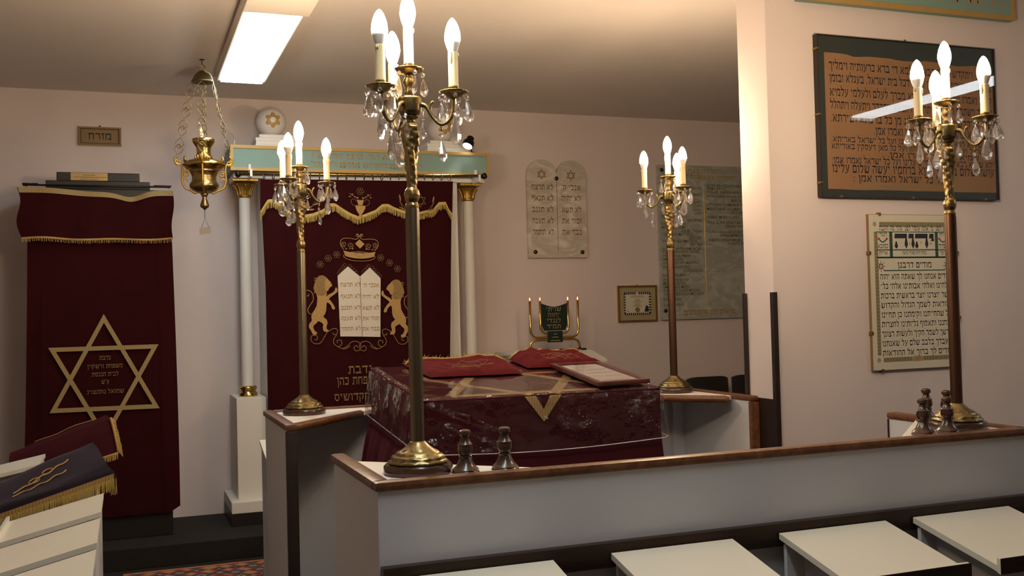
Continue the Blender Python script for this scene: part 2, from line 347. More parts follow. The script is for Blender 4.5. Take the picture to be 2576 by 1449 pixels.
def glyphs(s, offset):
    k = (s, offset)
    if k in _TC: return _TC[k]
    if any('\u0590' <= c <= '\u05ff' or c == '\u200f' for c in s):
        x = 0; vs = []; fs = []
        for ch in s.replace('\u200f', '')[::-1]:
            wd, polys = HEB.get(ch, (.36, []))
            for P in polys:
                n0 = len(vs); vs += [Vector((.6 * (x + p[0]), .6 * p[1], 0)) for p in P]
                fs += [tuple(n0 + a for a in t) for t in tessellate_polygon([[Vector((p[0], p[1], 0)) for p in P]])]
            x += wd + .10
        _TC[k] = (vs, fs, 0, .6 * (x - .10)); return _TC[k]
    cu = bpy.data.curves.new('t', 'FONT'); cu.body = s; cu.size = 1; cu.resolution_u = 2; cu.offset = offset
    o = bpy.data.objects.new('t', cu); me = o.to_mesh()
    vs = [v.co.copy() for v in me.vertices]; fs = [tuple(p.vertices) for p in me.polygons]
    o.to_mesh_clear(); bpy.data.objects.remove(o); bpy.data.curves.remove(cu)
    xs = [v.x for v in vs] or [0]; _TC[k] = (vs, fs, min(xs), max(xs)); return _TC[k]
def text(b, s, M, u, v, h, width=None, align='C', offset=.004, w=.0012):
    """h = letter height; v = baseline; width squeezes or stretches the line to fit; large lines are cut into words"""
    vs, fs, x0, x1 = glyphs(s, offset)
    if not vs: return b
    sc = h / .60; sx = sc if width is None else width / (x1 - x0)
    W = (x1 - x0) * sx; o = {'C': -W / 2, 'L': 0, 'R': -W}[align]
    heb = any('\u0590' <= c <= '\u05ff' for c in s)
    if heb and ' ' in s and h >= .023:
        x = 0
        for wd_ in s.split(' ')[::-1]:
            gv, gf, g0, g1 = glyphs(wd_ + '\u200f', offset)
            b.cuts.append((len(b.v), len(b.f)))
            b.add([M(u + o + (p.x + x) * sx, v + p.y * sc, w) for p in gv], gf)
            x += .6 * (sum(HEB.get(c, (.36, []))[0] + .10 for c in wd_) + .46)
        return b
    b.cuts.append((len(b.v), len(b.f)))
    return b.add([M(u + o + (p.x - x0) * sx, v + p.y * sc, w) for p in vs], fs)
def star(b, u, v, r, wd, M, t=.002, rot=0):
    for k in (0, 1):
        p = [(u + r * math.sin(a), v + r * math.cos(a)) for a in [rot + k * math.pi + i * 2 * math.pi / 3 for i in range(3)]]
        for i in range(3): b.strip([p[i], p[(i + 1) % 3]], wd, M, t)
    return b
def ring(u, v, r, n=16, r2=None, a0=0, a1=360):
    return [(u + r * math.cos(R(a0 + (a1 - a0) * i / n)), v + (r2 or r) * math.sin(R(a0 + (a1 - a0) * i / n))) for i in range(n + (0 if a1 - a0 == 360 else 1))]
def spiral(u, v, r0, r1, a0, turns, n=18):
    return [(u + (r0 + (r1 - r0) * i / n) * math.cos(R(a0) + turns * 2 * math.pi * i / n), v + (r0 + (r1 - r0) * i / n) * math.sin(R(a0) + turns * 2 * math.pi * i / n)) for i in range(n + 1)]
def bez(P, n=14):
    out = []; P = [Vector(p) for p in P]
    for i in range(len(P) - 1):
        p0 = P[max(i - 1, 0)]; p1 = P[i]; p2 = P[i + 1]; p3 = P[min(i + 2, len(P) - 1)]
        for k in range(n):
            t = k / n; out.append(.5 * ((2 * p1) + (p2 - p0) * t + (2 * p0 - 5 * p1 + 4 * p2 - p3) * t * t + (3 * p1 - p0 - 3 * p2 + p3) * t ** 3))
    out.append(P[-1]); return out
def fringe(b, pts, ln, step=.006, wd=.0045, out=Vector((0, -1, 0)), seed=1):
    """single threads hanging from a polyline of world points"""
    rnd = random.Random(seed); pts = [Vector(p) for p in pts]
    for a, c in zip(pts, pts[1:]):
        d = c - a; n = max(1, int(d.length / step)); t = d.normalized() if d.length else Vector((1, 0, 0))
        for i in range(n):
            p = a + d * (i / n); l = ln * rnd.uniform(.85, 1.08); j = t * rnd.uniform(-.004, .004) + out * rnd.uniform(0, .004)
            e = p + Vector((0, 0, -l)) + j; hw = t * wd / 2
            b.add([p - hw, p + hw, e + hw * .8, e - hw * .8, p + out * .002, e + out * .002], [(0, 3, 5, 4), (4, 5, 2, 1)])
    return b

# ================================================================== STRUCTURE
ZC = 3.088; YB = 7.55
struct('floor', B().box(-2.6, 7.2, -3, YB, -.1, 0), 'floor')
struct('platform_step', B().bbox(-2.6, 7.2, 6.65, YB, 0, .13, .006), 'stage')
struct('ceiling', B().box(-2.7, 7.3, -3.1, YB + .1, ZC, ZC + .1), 'ceil')
struct('wall_back', B().box(-2.7, 7.3, YB, YB + .1, 0, ZC), 'wall')
struct('wall_left', B().box(-2.7, -2.6, -3, YB, 0, ZC), 'wall')
struct('wall_front', B().box(-2.7, 7.3, -3.1, -3, 0, ZC), 'wall')
struct('wall_far_right', B().box(7.2, 7.3, -3, YB, 0, ZC), 'wall')
struct('wall_right', B().bbox(2.69, 7.2, 3.84, 4.065, 0, ZC, .003), 'wall')
struct('trim_1', B().bbox(2.676, 2.69, 4.046, 4.068, 0, 1.559, .002), 'dark')
struct('trim_2', B().bbox(2.676, 2.700, 3.826, 3.850, 0, 1.559, .002), 'dark')
struct('trim_3', B().box(2.682, 2.69, 3.85, 4.046, 0, 1.083), 'dark')
struct('trim_4', B().box(2.678, 2.682, 4.036, 4.042, 0, 1.083), 'deskside')

r = empty('rug', (.8, 6.06, 0), 'red patterned oriental rug lying in front of the carpeted step', 'rug')
obj('pile', B().bbox(-.01, 1.57, 5.63, 6.50, 0, .008, .002), 'rug', r)
obj('border', B().box(-.04, 1.60, 6.50, 6.53, 0, .009).box(-.04, 1.60, 5.60, 5.63, 0, .009).box(-.04, -.01, 5.63, 6.5, 0, .009).box(1.57, 1.60, 5.63, 6.5, 0, .009), 'rugedge', r)

# ------------------------------------------------------------------ bimah railings
ZT = 1.093
def rail(x0, x1, y0, y1): return B().bbox(x0, x1, y0, y1, ZT - .025, ZT, .0105)
def poly_shelf(P): return B().prism([(p[0], p[1]) for p in P], lambda u, v, w: Vector((u, v, 1.066 + w)), .018)
r = empty('bimah_railing', (1.62, 2.49, 0), 'long white panelled bimah railing with brown rounded top rail behind the row of desks', 'railing')
obj('front_panel', B().box(.57, 2.674, 2.476, 2.506, 0, 1.068), 'lam', r)
obj('side_panel', B().box(.57, .60, 2.506, 3.04, 0, 1.068), 'lam', r)
obj('side_panel', B().box(2.644, 2.674, 2.506, 3.075, 0, 1.068), 'lam', r)
obj('corner_shelf', poly_shelf([(.60, 2.506), (1.06, 2.506), (.60, 2.93)]), 'white', r)
obj('corner_shelf', poly_shelf([(2.644, 2.506), (2.644, 2.93), (2.19, 2.506)]), 'white', r)
obj('top_rail', rail(.56, 2.684, 2.464, 2.510), 'trim', r, auto=40)
obj('top_rail', rail(.56, .606, 2.48, 3.055), 'trim', r, auto=40)
obj('top_rail', rail(2.638, 2.684, 2.48, 3.085), 'trim', r, auto=40)
obj('edge_trim', B().box(2.640, 2.678, 3.075, 3.081, 0, 1.068), 'dark', r)
obj('lower_rail', B().bbox(.572, 2.69, 2.446, 2.476, .822, .887, .004), 'band', r, auto=40)
def corner_unit(m, label):
    X = (lambda x: x) if not m else (lambda x: 3.244 - x)
    def bx(x0, x1, y0, y1, z0, z1, b=0):
        a, c = sorted((X(x0), X(x1))); return B().bbox(a, c, y0, y1, z0, z1, b) if b else B().box(a, c, y0, y1, z0, z1)
    r = empty('bimah_corner_stand', (X(.8), 4.4, 0), label, 'railing')
    obj('side_panel', bx(.57, .60, 3.985, 4.645, 0, 1.068), 'lam', r)
    obj('back_panel', bx(.60, 1.28, 4.615, 4.645, 0, 1.068), 'lam', r)
    obj('corner_shelf', poly_shelf([(X(.60), 4.615), (X(.60), 4.03), (X(.95), 4.42), (X(1.14), 4.615)] if not m else [(X(.60), 4.615), (X(.60), 4.13), (X(.664), 4.085), (X(1.03), 4.46), (X(1.14), 4.615)]), 'white', r)
    obj('top_rail', bx(.56, .606, 3.97, 4.655, ZT - .025, ZT, .0105), 'trim', r, auto=40)
    obj('top_rail', bx(.60, 1.30, 4.608, 4.655, ZT - .025, ZT, .0105), 'trim', r, auto=40)
    a = Vector((X(.595), 4.01, ZT - .017)); c = Vector((X(.955), 4.415, ZT - .017))
    if m: a, c = Vector((X(1.03), 4.45, ZT - .019)), Vector((X(.652), 4.068, ZT - .019))
    d = (c - a).normalized()
    obj('diagonal_rail', B().tube([a, a + (c - a) * .5, c - d * .02, c - d * .008, c], [.017, .017, .017, .013, .004], 14), 'trim', r, auto=40)
    obj('edge_trim', bx(.562, .606, 3.965, 3.987, 0, 1.066, .004), 'trim' if m else 'dark', r, auto=40)
    if m: obj('corner_post', bx(.60, .66, 4.58, 4.615, 0, 1.062), 'lam', r)
    return r
corner_unit(0, 'white corner stand with brown rails in front of the ark curtain')
corner_unit(1, 'white corner stand with brown rails beside the dark panelled wall end')

# ------------------------------------------------------------------ candelabra
cz = 0.0
def make_candelabrum():
    g = 'tall brass candelabra on the bimah corners'
    r = empty('candelabrum', (0, 0, 0), 'x', 'candelabrum', g)
    obj('plinth', B().lathe([(.088, 0), (.091, .004), (.091, .020), (.086, .026)], n=40), 'finial', r, auto=40)
    obj('base', B().lathe([(.074, .026), (.078, .029), (.078, .033), (.072, .036), (.070, .038), (.071, .042), (.066, .047), (.060, .049), (.059, .052), (.053, .057), (.046, .060), (.044, .062), (.036, .067), (.028, .074), (.022, .080), (.019, .084)], n=72, lobes=12, amp=.035, rows={1, 2, 5, 6, 9, 10}), 'brassc', r, smooth=True)
    obj('pole', B().lathe([(.0185, .066), (.0185, .69), (.0175, .696), (.0175, .700)], n=24), 'bronze', r, auto=40)
    # leafy ornamental stem
    prof = [(.0175, .699), (.018, .704), (.015, .712), (.019, .722), (.0205, .733), (.018, .745), (.013, .752), (.0125, .765), (.014, .790), (.016, .82), (.0185, .85), (.0215, .872), (.0235, .895), (.022, .913), (.017, .922), (.012, .927), (.013, .932), (.024, .940), (.012, .944)]
    fine = []
    for (r0, z0), (r1, z1) in zip(prof, prof[1:]):
        for k in range(7): fine.append((r0 + (r1 - r0) * k / 7, z0 + (z1 - z0) * k / 7))
    fine.append(prof[-1])
    b = B(); n = 32; vs = []
    for j, (rr, z) in enumerate(fine):
        for i in range(n):
            a = 2 * math.pi * i / n; leaf = 1 + (.17 * math.sin(3 * a + 60 * z) * abs(math.sin(150 * z)) + .07 * math.cos(8 * a + 40 * z)) * (1 if .755 < z < .918 else .2)
            vs.append((rr * leaf * math.cos(a), rr * leaf * math.sin(a), z))
    fs = [(j * n + i, j * n + (i + 1) % n, (j + 1) * n + (i + 1) % n, (j + 1) * n + i) for j in range(len(fine) - 1) for i in range(n)]
    obj('ornamental_stem', b.add(vs, fs), 'brass', r, smooth=True)
    obj('hub', B().lathe([(.010, .938), (.026, .946), (.0295, .952), (.0310, .956), (.0310, .988), (.029, .992), (.018, .994), (.010, .998)], n=32), 'brassc', r, auto=25)
    obj('upper_stem', B().lathe([(.012, .992), (.010, 1.000), (.014, 1.006), (.010, 1.012), (.015, 1.025), (.017, 1.034), (.012, 1.045), (.009, 1.052), (.014, 1.060)], n=20, lobes=6, amp=.06), 'brass', r, smooth=True)
    pan = [(.006, -.012), (.012, -.010), (.022, -.006), (.034, .002), (.039, .006), (.037, .008), (.028, .004), (.010, .001)]
    cup = [(.012, 0), (.014, .004), (.011, .008), (.014, .012), (.0145, .018), (.012, .021)]
    def candle_set(c, h, rz):
        c = Vector(c)
        obj('drip_pan', B().lathe(pan, c, 40, 14, .05, {3, 4, 5}), 'brass', r, smooth=True).rotation_euler.z = rz
        obj('candle_cup', B().lathe(cup, c, 20), 'brassc', r, auto=40).rotation_euler.z = rz
        k = obj('candle_sleeve', B().lathe([(.0135, .020), (.0138, .022), (.0132, .026), (.0132, .020 + h), (.011, .022 + h)], c, 20), 'candle', r, auto=40); k.rotation_euler.z = rz
        d = B()
        for i in range(5):
            a = i * 2.2; l = .012 + .01 * (i % 3)
            d.tube([c + Vector((.0136 * math.cos(a), .0136 * math.sin(a), .020 + h)), c + Vector((.0142 * math.cos(a), .0142 * math.sin(a), .020 + h - l * .6)), c + Vector((.0138 * math.cos(a), .0138 * math.sin(a), .020 + h - l))], [.0016, .0022, .0012], 5)
        d = obj('wax_drip', d, 'candle', k, smooth=True)
        z0 = .021 + h
        obj('bulb_collar', B().lathe([(.011, z0), (.013, z0 + .004), (.0190, z0 + .022), (.0208, z0 + .031)], c, 20), 'collar', r, smooth=True).rotation_euler.z = rz
        obj('bulb', B().lathe([(.0208, z0 + .031), (.0213, z0 + .039), (.0203, z0 + .052), (.0170, z0 + .066), (.0115, z0 + .080), (.0052, z0 + .089), (.001, z0 + .092)], c, 16), 'bulb', r, smooth=True).rotation_euler.z = rz
    candle_set((0, 0, 1.062), .095, 0)
    RA = .118
    arm = bez([(.030, 0, .972), (.044, 0, .966), (.060, 0, .938), (.082, 0, .918), (.104, 0, .928), (.116, 0, .955), (RA, 0, .985)], 5)
    armb = B().tube(arm, [.0075 - .003 * math.sin(math.pi * i / (len(arm) - 1)) for i in range(len(arm))], 10)
    armb.tube(bez([(.052, 0, .950), (.056, 0, .972), (.064, 0, .980)], 5), [.004] * 10 + [.002], 6)
    armb.tube(bez([(.082, 0, .914), (.084, 0, .905), (.080, 0, .900)], 4), .0025, 6)
    for i in range(3):
        rz = i * 2 * math.pi / 3
        o = obj('arm', armb, 'brassc', r, smooth=True); o.rotation_euler.z = rz
        candle_set((RA, 0, .997), .090, rz)
    # crystals
    def drop(h, wd, beads, facets=8):
        b = B(); z = 0
        b.tube([(0, 0, .006), (0, 0, -.012)], .0007, 4)
        for _ in range(beads):
            z -= .012; b.lathe([(.001, z + .007), (.005, z + .0045), (.0065, z), (.005, z - .0045), (.001, z - .007)], n=8); z -= .006
        z -= .004; t = z
        b.lathe([(.001, t), (wd * .18, t - h * .14), (wd * .34, t - h * .36), (wd * .5, t - h * .64), (wd * .44, t - h * .82), (wd * .22, t - h * .96), (.001, t - h)], n=facets)
        b.v = [Vector((p.x, p.y * .62, p.z)) if p.z < t else p for p in b.v]
        return b
    kinds = [drop(.054, .027, 1), drop(.048, .024, 1), drop(.060, .031, 1), drop(.070, .038, 1)]
    protos = []
    def put(kind, p, rz, a):
        if len(protos) <= kind or protos[kind] is None:
            pass
        o = bpy.data.objects.new('crystal_drop', CM[kind]); COL.objects.link(o); o.parent = r
        v = Matrix.Rotation(rz, 4, 'Z') @ Vector(p); o.location = v; o.rotation_euler = (random.uniform(-.08, .08), random.uniform(-.08, .08), a)
    CM = []
    for k in kinds:
        t = obj('crystal_drop', k, 'cry'); CM.append(t.data); bpy.data.objects.remove(t)
    for i in range(5):
        a = i * 2 * math.pi / 5 + .3; put(0 if i % 2 else 1, (.036 * math.cos(a), .036 * math.sin(a), 1.064), 0, a)
    for j in range(3):
        rz = j * 2 * math.pi / 3
        for i in range(7):
            a = i * 2 * math.pi / 7 + .4 + j; put((0, 2, 1)[i % 3], (RA + .036 * math.cos(a), .036 * math.sin(a), .999), rz, a)
        put(2, (.080, 0, .899), rz, rz + 1.2); put(1, (.034, .010, .950), rz, rz + .4)
        put(3, (RA, .0, .955), rz, rz + .7)
    return r
proto = make_candelabrum()
SHELF = 1.084
for i, (x, y, deg, lab) in enumerate([
        (.7126, 2.62, -23.2, 'brass candelabrum with four lit bulbs beside two turned pegs, bare panel below it'),
        (.7126, 4.4612, -1.1, 'brass candelabrum with four lit bulbs standing before the ark curtain'),
        (2.5278, 4.4612, -82.5, 'copper brown candelabrum with four lit bulbs in front of the memorial plaque'),
        (2.5278, 2.62, -58.9, 'dark brown candelabrum with four lit bulbs in front of the framed parchment prayer')]):
    o = proto if i == 0 else copy_tree(proto)
    o.location = (x, y, SHELF - .006 + .006); o.rotation_euler.z = R(deg); o['label'] = lab
    if i >= 2:
        for ch in o.children:
            if ch.name.startswith('pole'): ch.data = ch.data.copy(); ch.data.materials[0] = MT['copper']

# ------------------------------------------------------------------ turned pegs
peg = B().lathe([(.036, 0), (.037, .004), (.034, .008), (.035, .011), (.031, .015), (.024, .022), (.019, .032), (.016, .040), (.0175, .043), (.017, .046), (.0145, .048), (.0195, .056), (.0205, .064), (.0185, .073), (.0195, .076), (.0165, .079), (.011, .090), (.0105, .096), (.0155, .100), (.0165, .106), (.0145, .111), (.009, .114)], n=28)
pm = None
for i, (x, y, lab) in enumerate([(.820, 2.547, 'turned wooden peg next to the base of the candelabrum over the bare panel'), (.930, 2.549, 'turned wooden peg standing apart on the edge of the corner shelf'),
        (2.322, 2.548, 'turned wooden peg on the front edge of the shelf before the dark candelabrum'), (2.418, 2.548, 'turned wooden peg on the shelf right before the dark candelabrum pole'),
        (2.600, 2.835, 'turned wooden peg farthest back along the short side rail'), (2.600, 2.740, 'turned wooden peg between the dark candelabrum base and the short side rail')]):
    if pm is None:
        o = obj('turned_peg', peg, 'finial', auto=35); pm = o.data
    else:
        o = bpy.data.objects.new('turned_peg', pm); COL.objects.link(o)
    o.location = (x, y, SHELF); tag(o, lab, 'peg', 'turned pegs on the bimah shelves')

# ------------------------------------------------------------------ pew desks
def make_desk(w, hz=.865, drop=.075, depth=.31, label='', group='white slanted pew desks', loc=(0, 0, 0), rz=0, lipmat='dark'):
    r = empty('pew_desk', (0, 0, 0), label, 'desk', group)
    x = w / 2
    def slab(x0, x1, ya, yb, za, zb, t): return B().add([(x0, ya, za), (x1, ya, za), (x1, yb, zb), (x0, yb, zb), (x0, ya, za - t), (x1, ya, za - t), (x1, yb, zb - t), (x0, yb, zb - t)], [(0, 1, 2, 3), (7, 6, 5, 4), (0, 4, 5, 1), (1, 5, 6, 2), (2, 6, 7, 3), (3, 7, 4, 0)])
    obj('lid', slab(-x, x, 0, -depth, hz, hz - drop, .017), 'desk', r)
    obj('lip', slab(-x, x, -depth, -depth - .012, hz - drop + .020, hz - drop + .017, .040), 'desk', r)
    obj('lip_band', slab(-x, x, -depth - .012, -depth - .014, hz - drop + .020, hz - drop + .0195, .042), lipmat, r)
    xs = x - .065
    for sx in (-xs, xs - .014):
        obj('side_panel', B().add([(sx, -.02, .45), (sx + .014, -.02, .45), (sx + .014, -.25, .45), (sx, -.25, .45), (sx, -.02, hz - .022), (sx + .014, -.02, hz - .022), (sx + .014, -.25, hz - .018 - drop * .81), (sx, -.25, hz - .018 - drop * .81)], [(0, 1, 2, 3), (4, 5, 6, 7), (0, 1, 5, 4), (1, 2, 6, 5), (2, 3, 7, 6), (3, 0, 4, 7)]), 'deskside', r)
    obj('box_floor', B().box(-xs, xs, -.25, -.02, .435, .45), 'deskside', r)
    obj('front_board', B().box(-xs, xs, -.262, -.25, .435, hz - drop - .03), 'deskside', r)
    obj('support_panel', B().box(-x + .01, x - .01, -.020, -.006, 0, hz - .03), 'lam', r)
    r.location = loc; r.rotation_euler.z = rz
    return r
for x, lab in ((.83, 'white slanted pew desk at the open end of the long railing'), (1.365, 'white slanted pew desk second along the railing from its open end'),
               (1.887, 'white slanted pew desk third along the railing from its open end'), (2.358, 'white slanted pew desk along the railing by the shelf with four pegs')):
    make_desk(.37, .862, .073, .31, lab, 'white pew desks along the bimah railing', (x, 2.440, 0))
for y, lab in ((2.955, 'white slanted pew desk farthest from the velvet covered desks in its row'), (3.455, 'white slanted pew desk in the middle of its row of bare desks'),
               (3.975, 'white slanted pew desk right beside the navy velvet cover')):
    make_desk(.405, .857, .075, .32, lab, 'white pew desks in the aisle row', (-.09, y, 0), R(-90))
make_desk(.40, .885, .10, .33, 'white pew desk hidden under the navy velvet cover', 'white pew desks in the aisle row', (-.175, 4.49, 0), R(-90))
make_desk(.26, .74, .12, .36, 'white pew desk hidden under the dark red velvet cover', 'white pew desks in the aisle row', (-.15, 6.08, 0), R(-90))
make_desk(.40, .857, .06, .31, 'white pew desk in front of the dark red curtained cabinet', 'white pew desks in the rear row', (-.385, 5.39, 0), R(-90))
make_desk(.40, .857, .075, .31, 'white desk standing behind the corner stand by the ark', 'white pew desks in the rear row', (.85, 5.57, 0), 0)

# ------------------------------------------------------------------ velvet covers on two desks
def lerp(a, b, t): return a + (b - a) * t
def prof_at(P, t):
    k = t * (len(P) - 1); i = min(int(k), len(P) - 2); return tuple(lerp(p, q, k - i) for p, q in zip(P[i], P[i + 1]))
r = empty('desk_cover', (-.26, 4.5, .8), 'navy velvet desk cover with gold embroidery and deep gold fringe', 'cover')
PR = [(4.76, .93, .80), (4.72, .985, .845), (4.66, 1.000, .858), (4.58, .990, .850), (4.42, .962, .830), (4.31, .942, .812), (4.275, .930, .800), (4.268, .912, .780)]
def navy(u, v):
    y, z0, z1 = prof_at(PR, v); z = lerp(z0, z1, u) + .012 * noise.noise(Vector((u * 3, v * 4, 1))) * min(1, 5 * (1 - v)); x = lerp(-.055 - .125 * max(0, 1 - v * 1.15), -.50, u)
    return Vector((x, y, z))
obj('cloth', B().grid(navy, 26, 28).grid(lambda u, v: Vector((lerp(-.055 - .125 * max(0, 1 - u * 1.15), -.045 - .09 * max(0, 1 - u * 1.15) + .004 * math.sin(9 * u), v), prof_at(PR, u)[0], prof_at(PR, u)[1] - v * .12 * (.3 + .7 * math.sin(math.pi * min(1, u * .7 + .3))))), 20, 6), 'navy', r, smooth=True, recalc=False)
edge = [navy(i / 30, 1) + Vector((0, -.004, 0)) for i in range(31)]
b = B(); b.grid(lambda u, v: navy(u, 1) + Vector((0, -.006 - .002 * math.sin(u * 240), .004 - v * .020)), 120, 2)
obj('gold_braid', b, 'gold', r, smooth=True, recalc=False)
side = [navy(0, 1 - .28 * i / 8) + Vector((.003, 0, -.012 - .006 * i)) for i in range(9)]
b = fringe(B(), [p + Vector((0, -.004, -.014)) for p in edge], .048, .0035, .0042, seed=3); fringe(b, [p + Vector((.004, 0, 0)) for p in side], .055, .0035, .0042, Vector((1, 0, 0)), 4)
k = obj('fringe', b, 'fringe', r, recalc=False); k['kind'] = 'stuff'
obj('corner_braid', B().grid(lambda u, v: navy(0, 1 - .28 * u) + Vector((.008, -.004, .006 - .048 * u - v * .022)), 12, 2), 'gold', r, smooth=True, recalc=False)
b = B()
def nM(u, v, w): p = navy(u, v); return p + Vector((0, -.3 * (w + .003), w + .004))
for a, c in (((.30, .46), (.80, .60)), ((.33, .56), (.80, .66))):
    b.strip([(lerp(a[0], c[0], i / 16), lerp(a[1], c[1], i / 16) + .010 * math.sin(i * 1.3)) for i in range(17)], .014, nM, .002)
for uu, vv in ((.50, .50), (.62, .545)):
    b.strip(ring(uu, vv, .05, 10, .022), .010, nM, .002, True)
obj('embroidery', b, 'gold', r, recalc=False)
r = empty('desk_cover', (-.30, 5.9, .75), 'dark red velvet desk cover with gold edged hanging flap', 'cover')
PR2 = [(6.25, .83, .68), (6.13, .95, .78), (6.01, 1.004, .827), (5.955, .985, .81), (5.925, .93, .76), (5.905, .865, .70), (5.895, .80, .64)]
def redc(u, v):
    y, z0, z1 = prof_at(PR2, v); x0 = -.111 + .058 * max(0, (v - .36) / .64) ** .7
    return Vector((lerp(x0, -.585, u) + .006 * math.sin(9 * u) * v, y - .012 * math.sin(u * 14) * max(0, v - .5), lerp(z0, z1, u) + .012 * noise.noise(Vector((u * 4, v * 4, 7)))))
obj('cloth', B().grid(redc, 26, 30), 'velvet2', r, smooth=True, recalc=False)
ed = [redc(0, lerp(.50, 1, i / 12)) + Vector((.004, -.006, 0)) for i in range(13)]
b = B().tube(ed, .008, 6).tube([redc(i / 20, 1) + Vector((0, -.006, 0)) for i in range(21)], .008, 6)
obj('gold_braid', b, 'gold', r, smooth=True)
b = B(); rnd = random.Random(5)
for i in range(90):
    p = redc(0, lerp(.50, 1, i / 90)) + Vector((.004, -.006, 0)); b.tube([p, p + Vector((rnd.uniform(.010, .018), rnd.uniform(-.006, .002), -.006)), p + Vector((rnd.uniform(.018, .026), rnd.uniform(-.006, .004), -.022))], [.0018, .0016, .001], 3)
fringe(b, [redc(i / 20, 1) + Vector((0, -.010, 0)) for i in range(21)], .03, .005, .004, seed=6)
obj('fringe', b, 'fringe', r, recalc=False)['kind'] = 'stuff'
obj('braid_line', B().strip([(.15 + .6 * i / 10, .34) for i in range(11)], .02, lambda u, v, w: redc(u, v) + Vector((0, 0, .004 + w)), .002), 'goldd', r, recalc=False)

# ------------------------------------------------------------------ reading table with velvet cloth and plastic sheet
TX0, TX1, TY0, TY1 = .992, 1.952, 3.555, 4.395
def tz(y): return 1.186 + .1 * (y - 3.55)
r = empty('reading_table', (1.47, 3.97, 0), 'slanted wooden reading table hidden under the velvet cloth', 'table')
obj('table_top', B().add([(x, y, tz(y) - t) for t in (0, .025) for (x, y) in ((TX0 + .01, TY0 + .01), (TX1 - .01, TY0 + .01), (TX1 - .01, TY1 - .01), (TX0 + .01, TY1 - .01))], [(0, 1, 2, 3), (7, 6, 5, 4), (0, 4, 5, 1), (1, 5, 6, 2), (2, 6, 7, 3), (3, 7, 4, 0)]), 'dark', r)
for x in (TX0 + .06, TX1 - .12):
    for y in (TY0 + .06, TY1 - .12):
        obj('leg', B().box(x, x + .06, y, y + .06, 0, tz(y) - .03), 'dark', r)
def loop(n, e=0.0, rc=.02):
    """rounded rectangle round the table, n points, grown by e; yields (x, y, s)"""
    x0, x1, y0, y1 = TX0 - e, TX1 + e, TY0 - e, TY1 + e
    P = []
    for (cx, cy, a0) in ((x1 - rc, y0 + rc, -90), (x1 - rc, y1 - rc, 0), (x0 + rc, y1 - rc, 90), (x0 + rc, y0 + rc, 180)):
        for k in range(5): a = R(a0 + 22.5 * k); P.append((cx + rc * math.cos(a), cy + rc * math.sin(a)))
    out = []; P.append(P[0]); tot = 0; seg = []
    for p, q in zip(P, P[1:]): l = math.hypot(q[0] - p[0], q[1] - p[1]); seg.append(l); tot += l
    for i in range(n):
        t = tot * i / n; k = 0
        while t > seg[k]: t -= seg[k]; k += 1
        f = t / seg[k]; out.append((lerp(P[k][0], P[k + 1][0], f), lerp(P[k][1], P[k + 1][1], f)))
    return out
def drape(e, top, rows, bottom, flare, amp, k, n=160, ctr=(1.47, 3.97), leftflare=0.0):
    b = B(); base = loop(n, e); vs = []; fs = []
    for j in range(rows + 1):
        t = j / rows
        for i, (x, y) in enumerate(base):
            d = Vector((x - ctr[0], y - ctr[1])); d.normalize()
            a = 2 * math.pi * i / n
            tf = (max(0, t - .22) / .78) ** .6; g = flare * tf + amp * tf * (math.sin(k * a + 1.3 * math.sin(3 * a)) + .5 * math.sin(2.3 * k * a))
            zt = top + tz(y); zb = bottom(x, y)
            xx = x + d.x * g; yy = y + d.y * g
            if x < ctr[0] - .4: xx -= leftflare * tf
            vs.append((xx, yy, lerp(zt - (0 if j else 0), zb, t)))
    for j in range(rows):
        for i in range(n):
            m = (i + 1) % n; fs.append((j * n + i, j * n + m, (j + 1) * n + m, (j + 1) * n + i))
    b.add(vs, fs)
    return b
r = empty('table_cloth', (1.47, 3.97, .3), 'wine red velvet cloth with gold star draped over the reading table', 'tablecloth')
b = drape(.004, .002, 16, lambda x, y: .28, .02, .012, 17, leftflare=.11)
b.grid(lambda u, v: Vector((lerp(TX0 - .004, TX1 + .004, u), lerp(TY0 - .004, TY1 + .004, v), tz(lerp(TY0, TY1, v)) + .002)), 24, 20)
obj('cloth', b, 'velvet2', r, smooth=True, auto=50)
topM = lambda u, v, w=0: Vector((u, v, tz(v) + .0035 + w))
frontM = lambda u, v, w=0: Vector((u, TY0 - .006 - w - .012 * (1.186 - v), v))
b = B(); wd = .042
A_ = [(1.11, 3.61), (1.452, 4.27), (1.79, 3.61)]
for p, q in zip(A_, A_[1:] + A_[:1]): b.strip([p, q], wd, topM, .0015)
for p, q in (((1.415, 3.556), (1.10, 4.06)), ((1.50, 3.556), (1.80, 4.06)), ((1.08, 4.05), (1.82, 4.05))): b.strip([p, q], wd, topM, .0012)
b.prism([(1.378, 1.186), (1.424, 1.186), (1.4535, 1.135), (1.483, 1.186), (1.528, 1.186), (1.4535, 1.088)], frontM, .0015)
obj('gold_star', b, 'tape', r, recalc=False)
r = empty('plastic_sheet', (1.47, 3.97, 1.0), 'clear crinkled plastic sheet protecting the velvet cloth on the reading table', 'plastic cover')
def pbot(x, y):
    f = (y - TY0) / (TY1 - TY0); return lerp(1.0, 1.072, f) - .016 * math.sin(math.pi * (x - TX0) / (TX1 - TX0)) - (.015 if x > 1.9 else 0) * 0
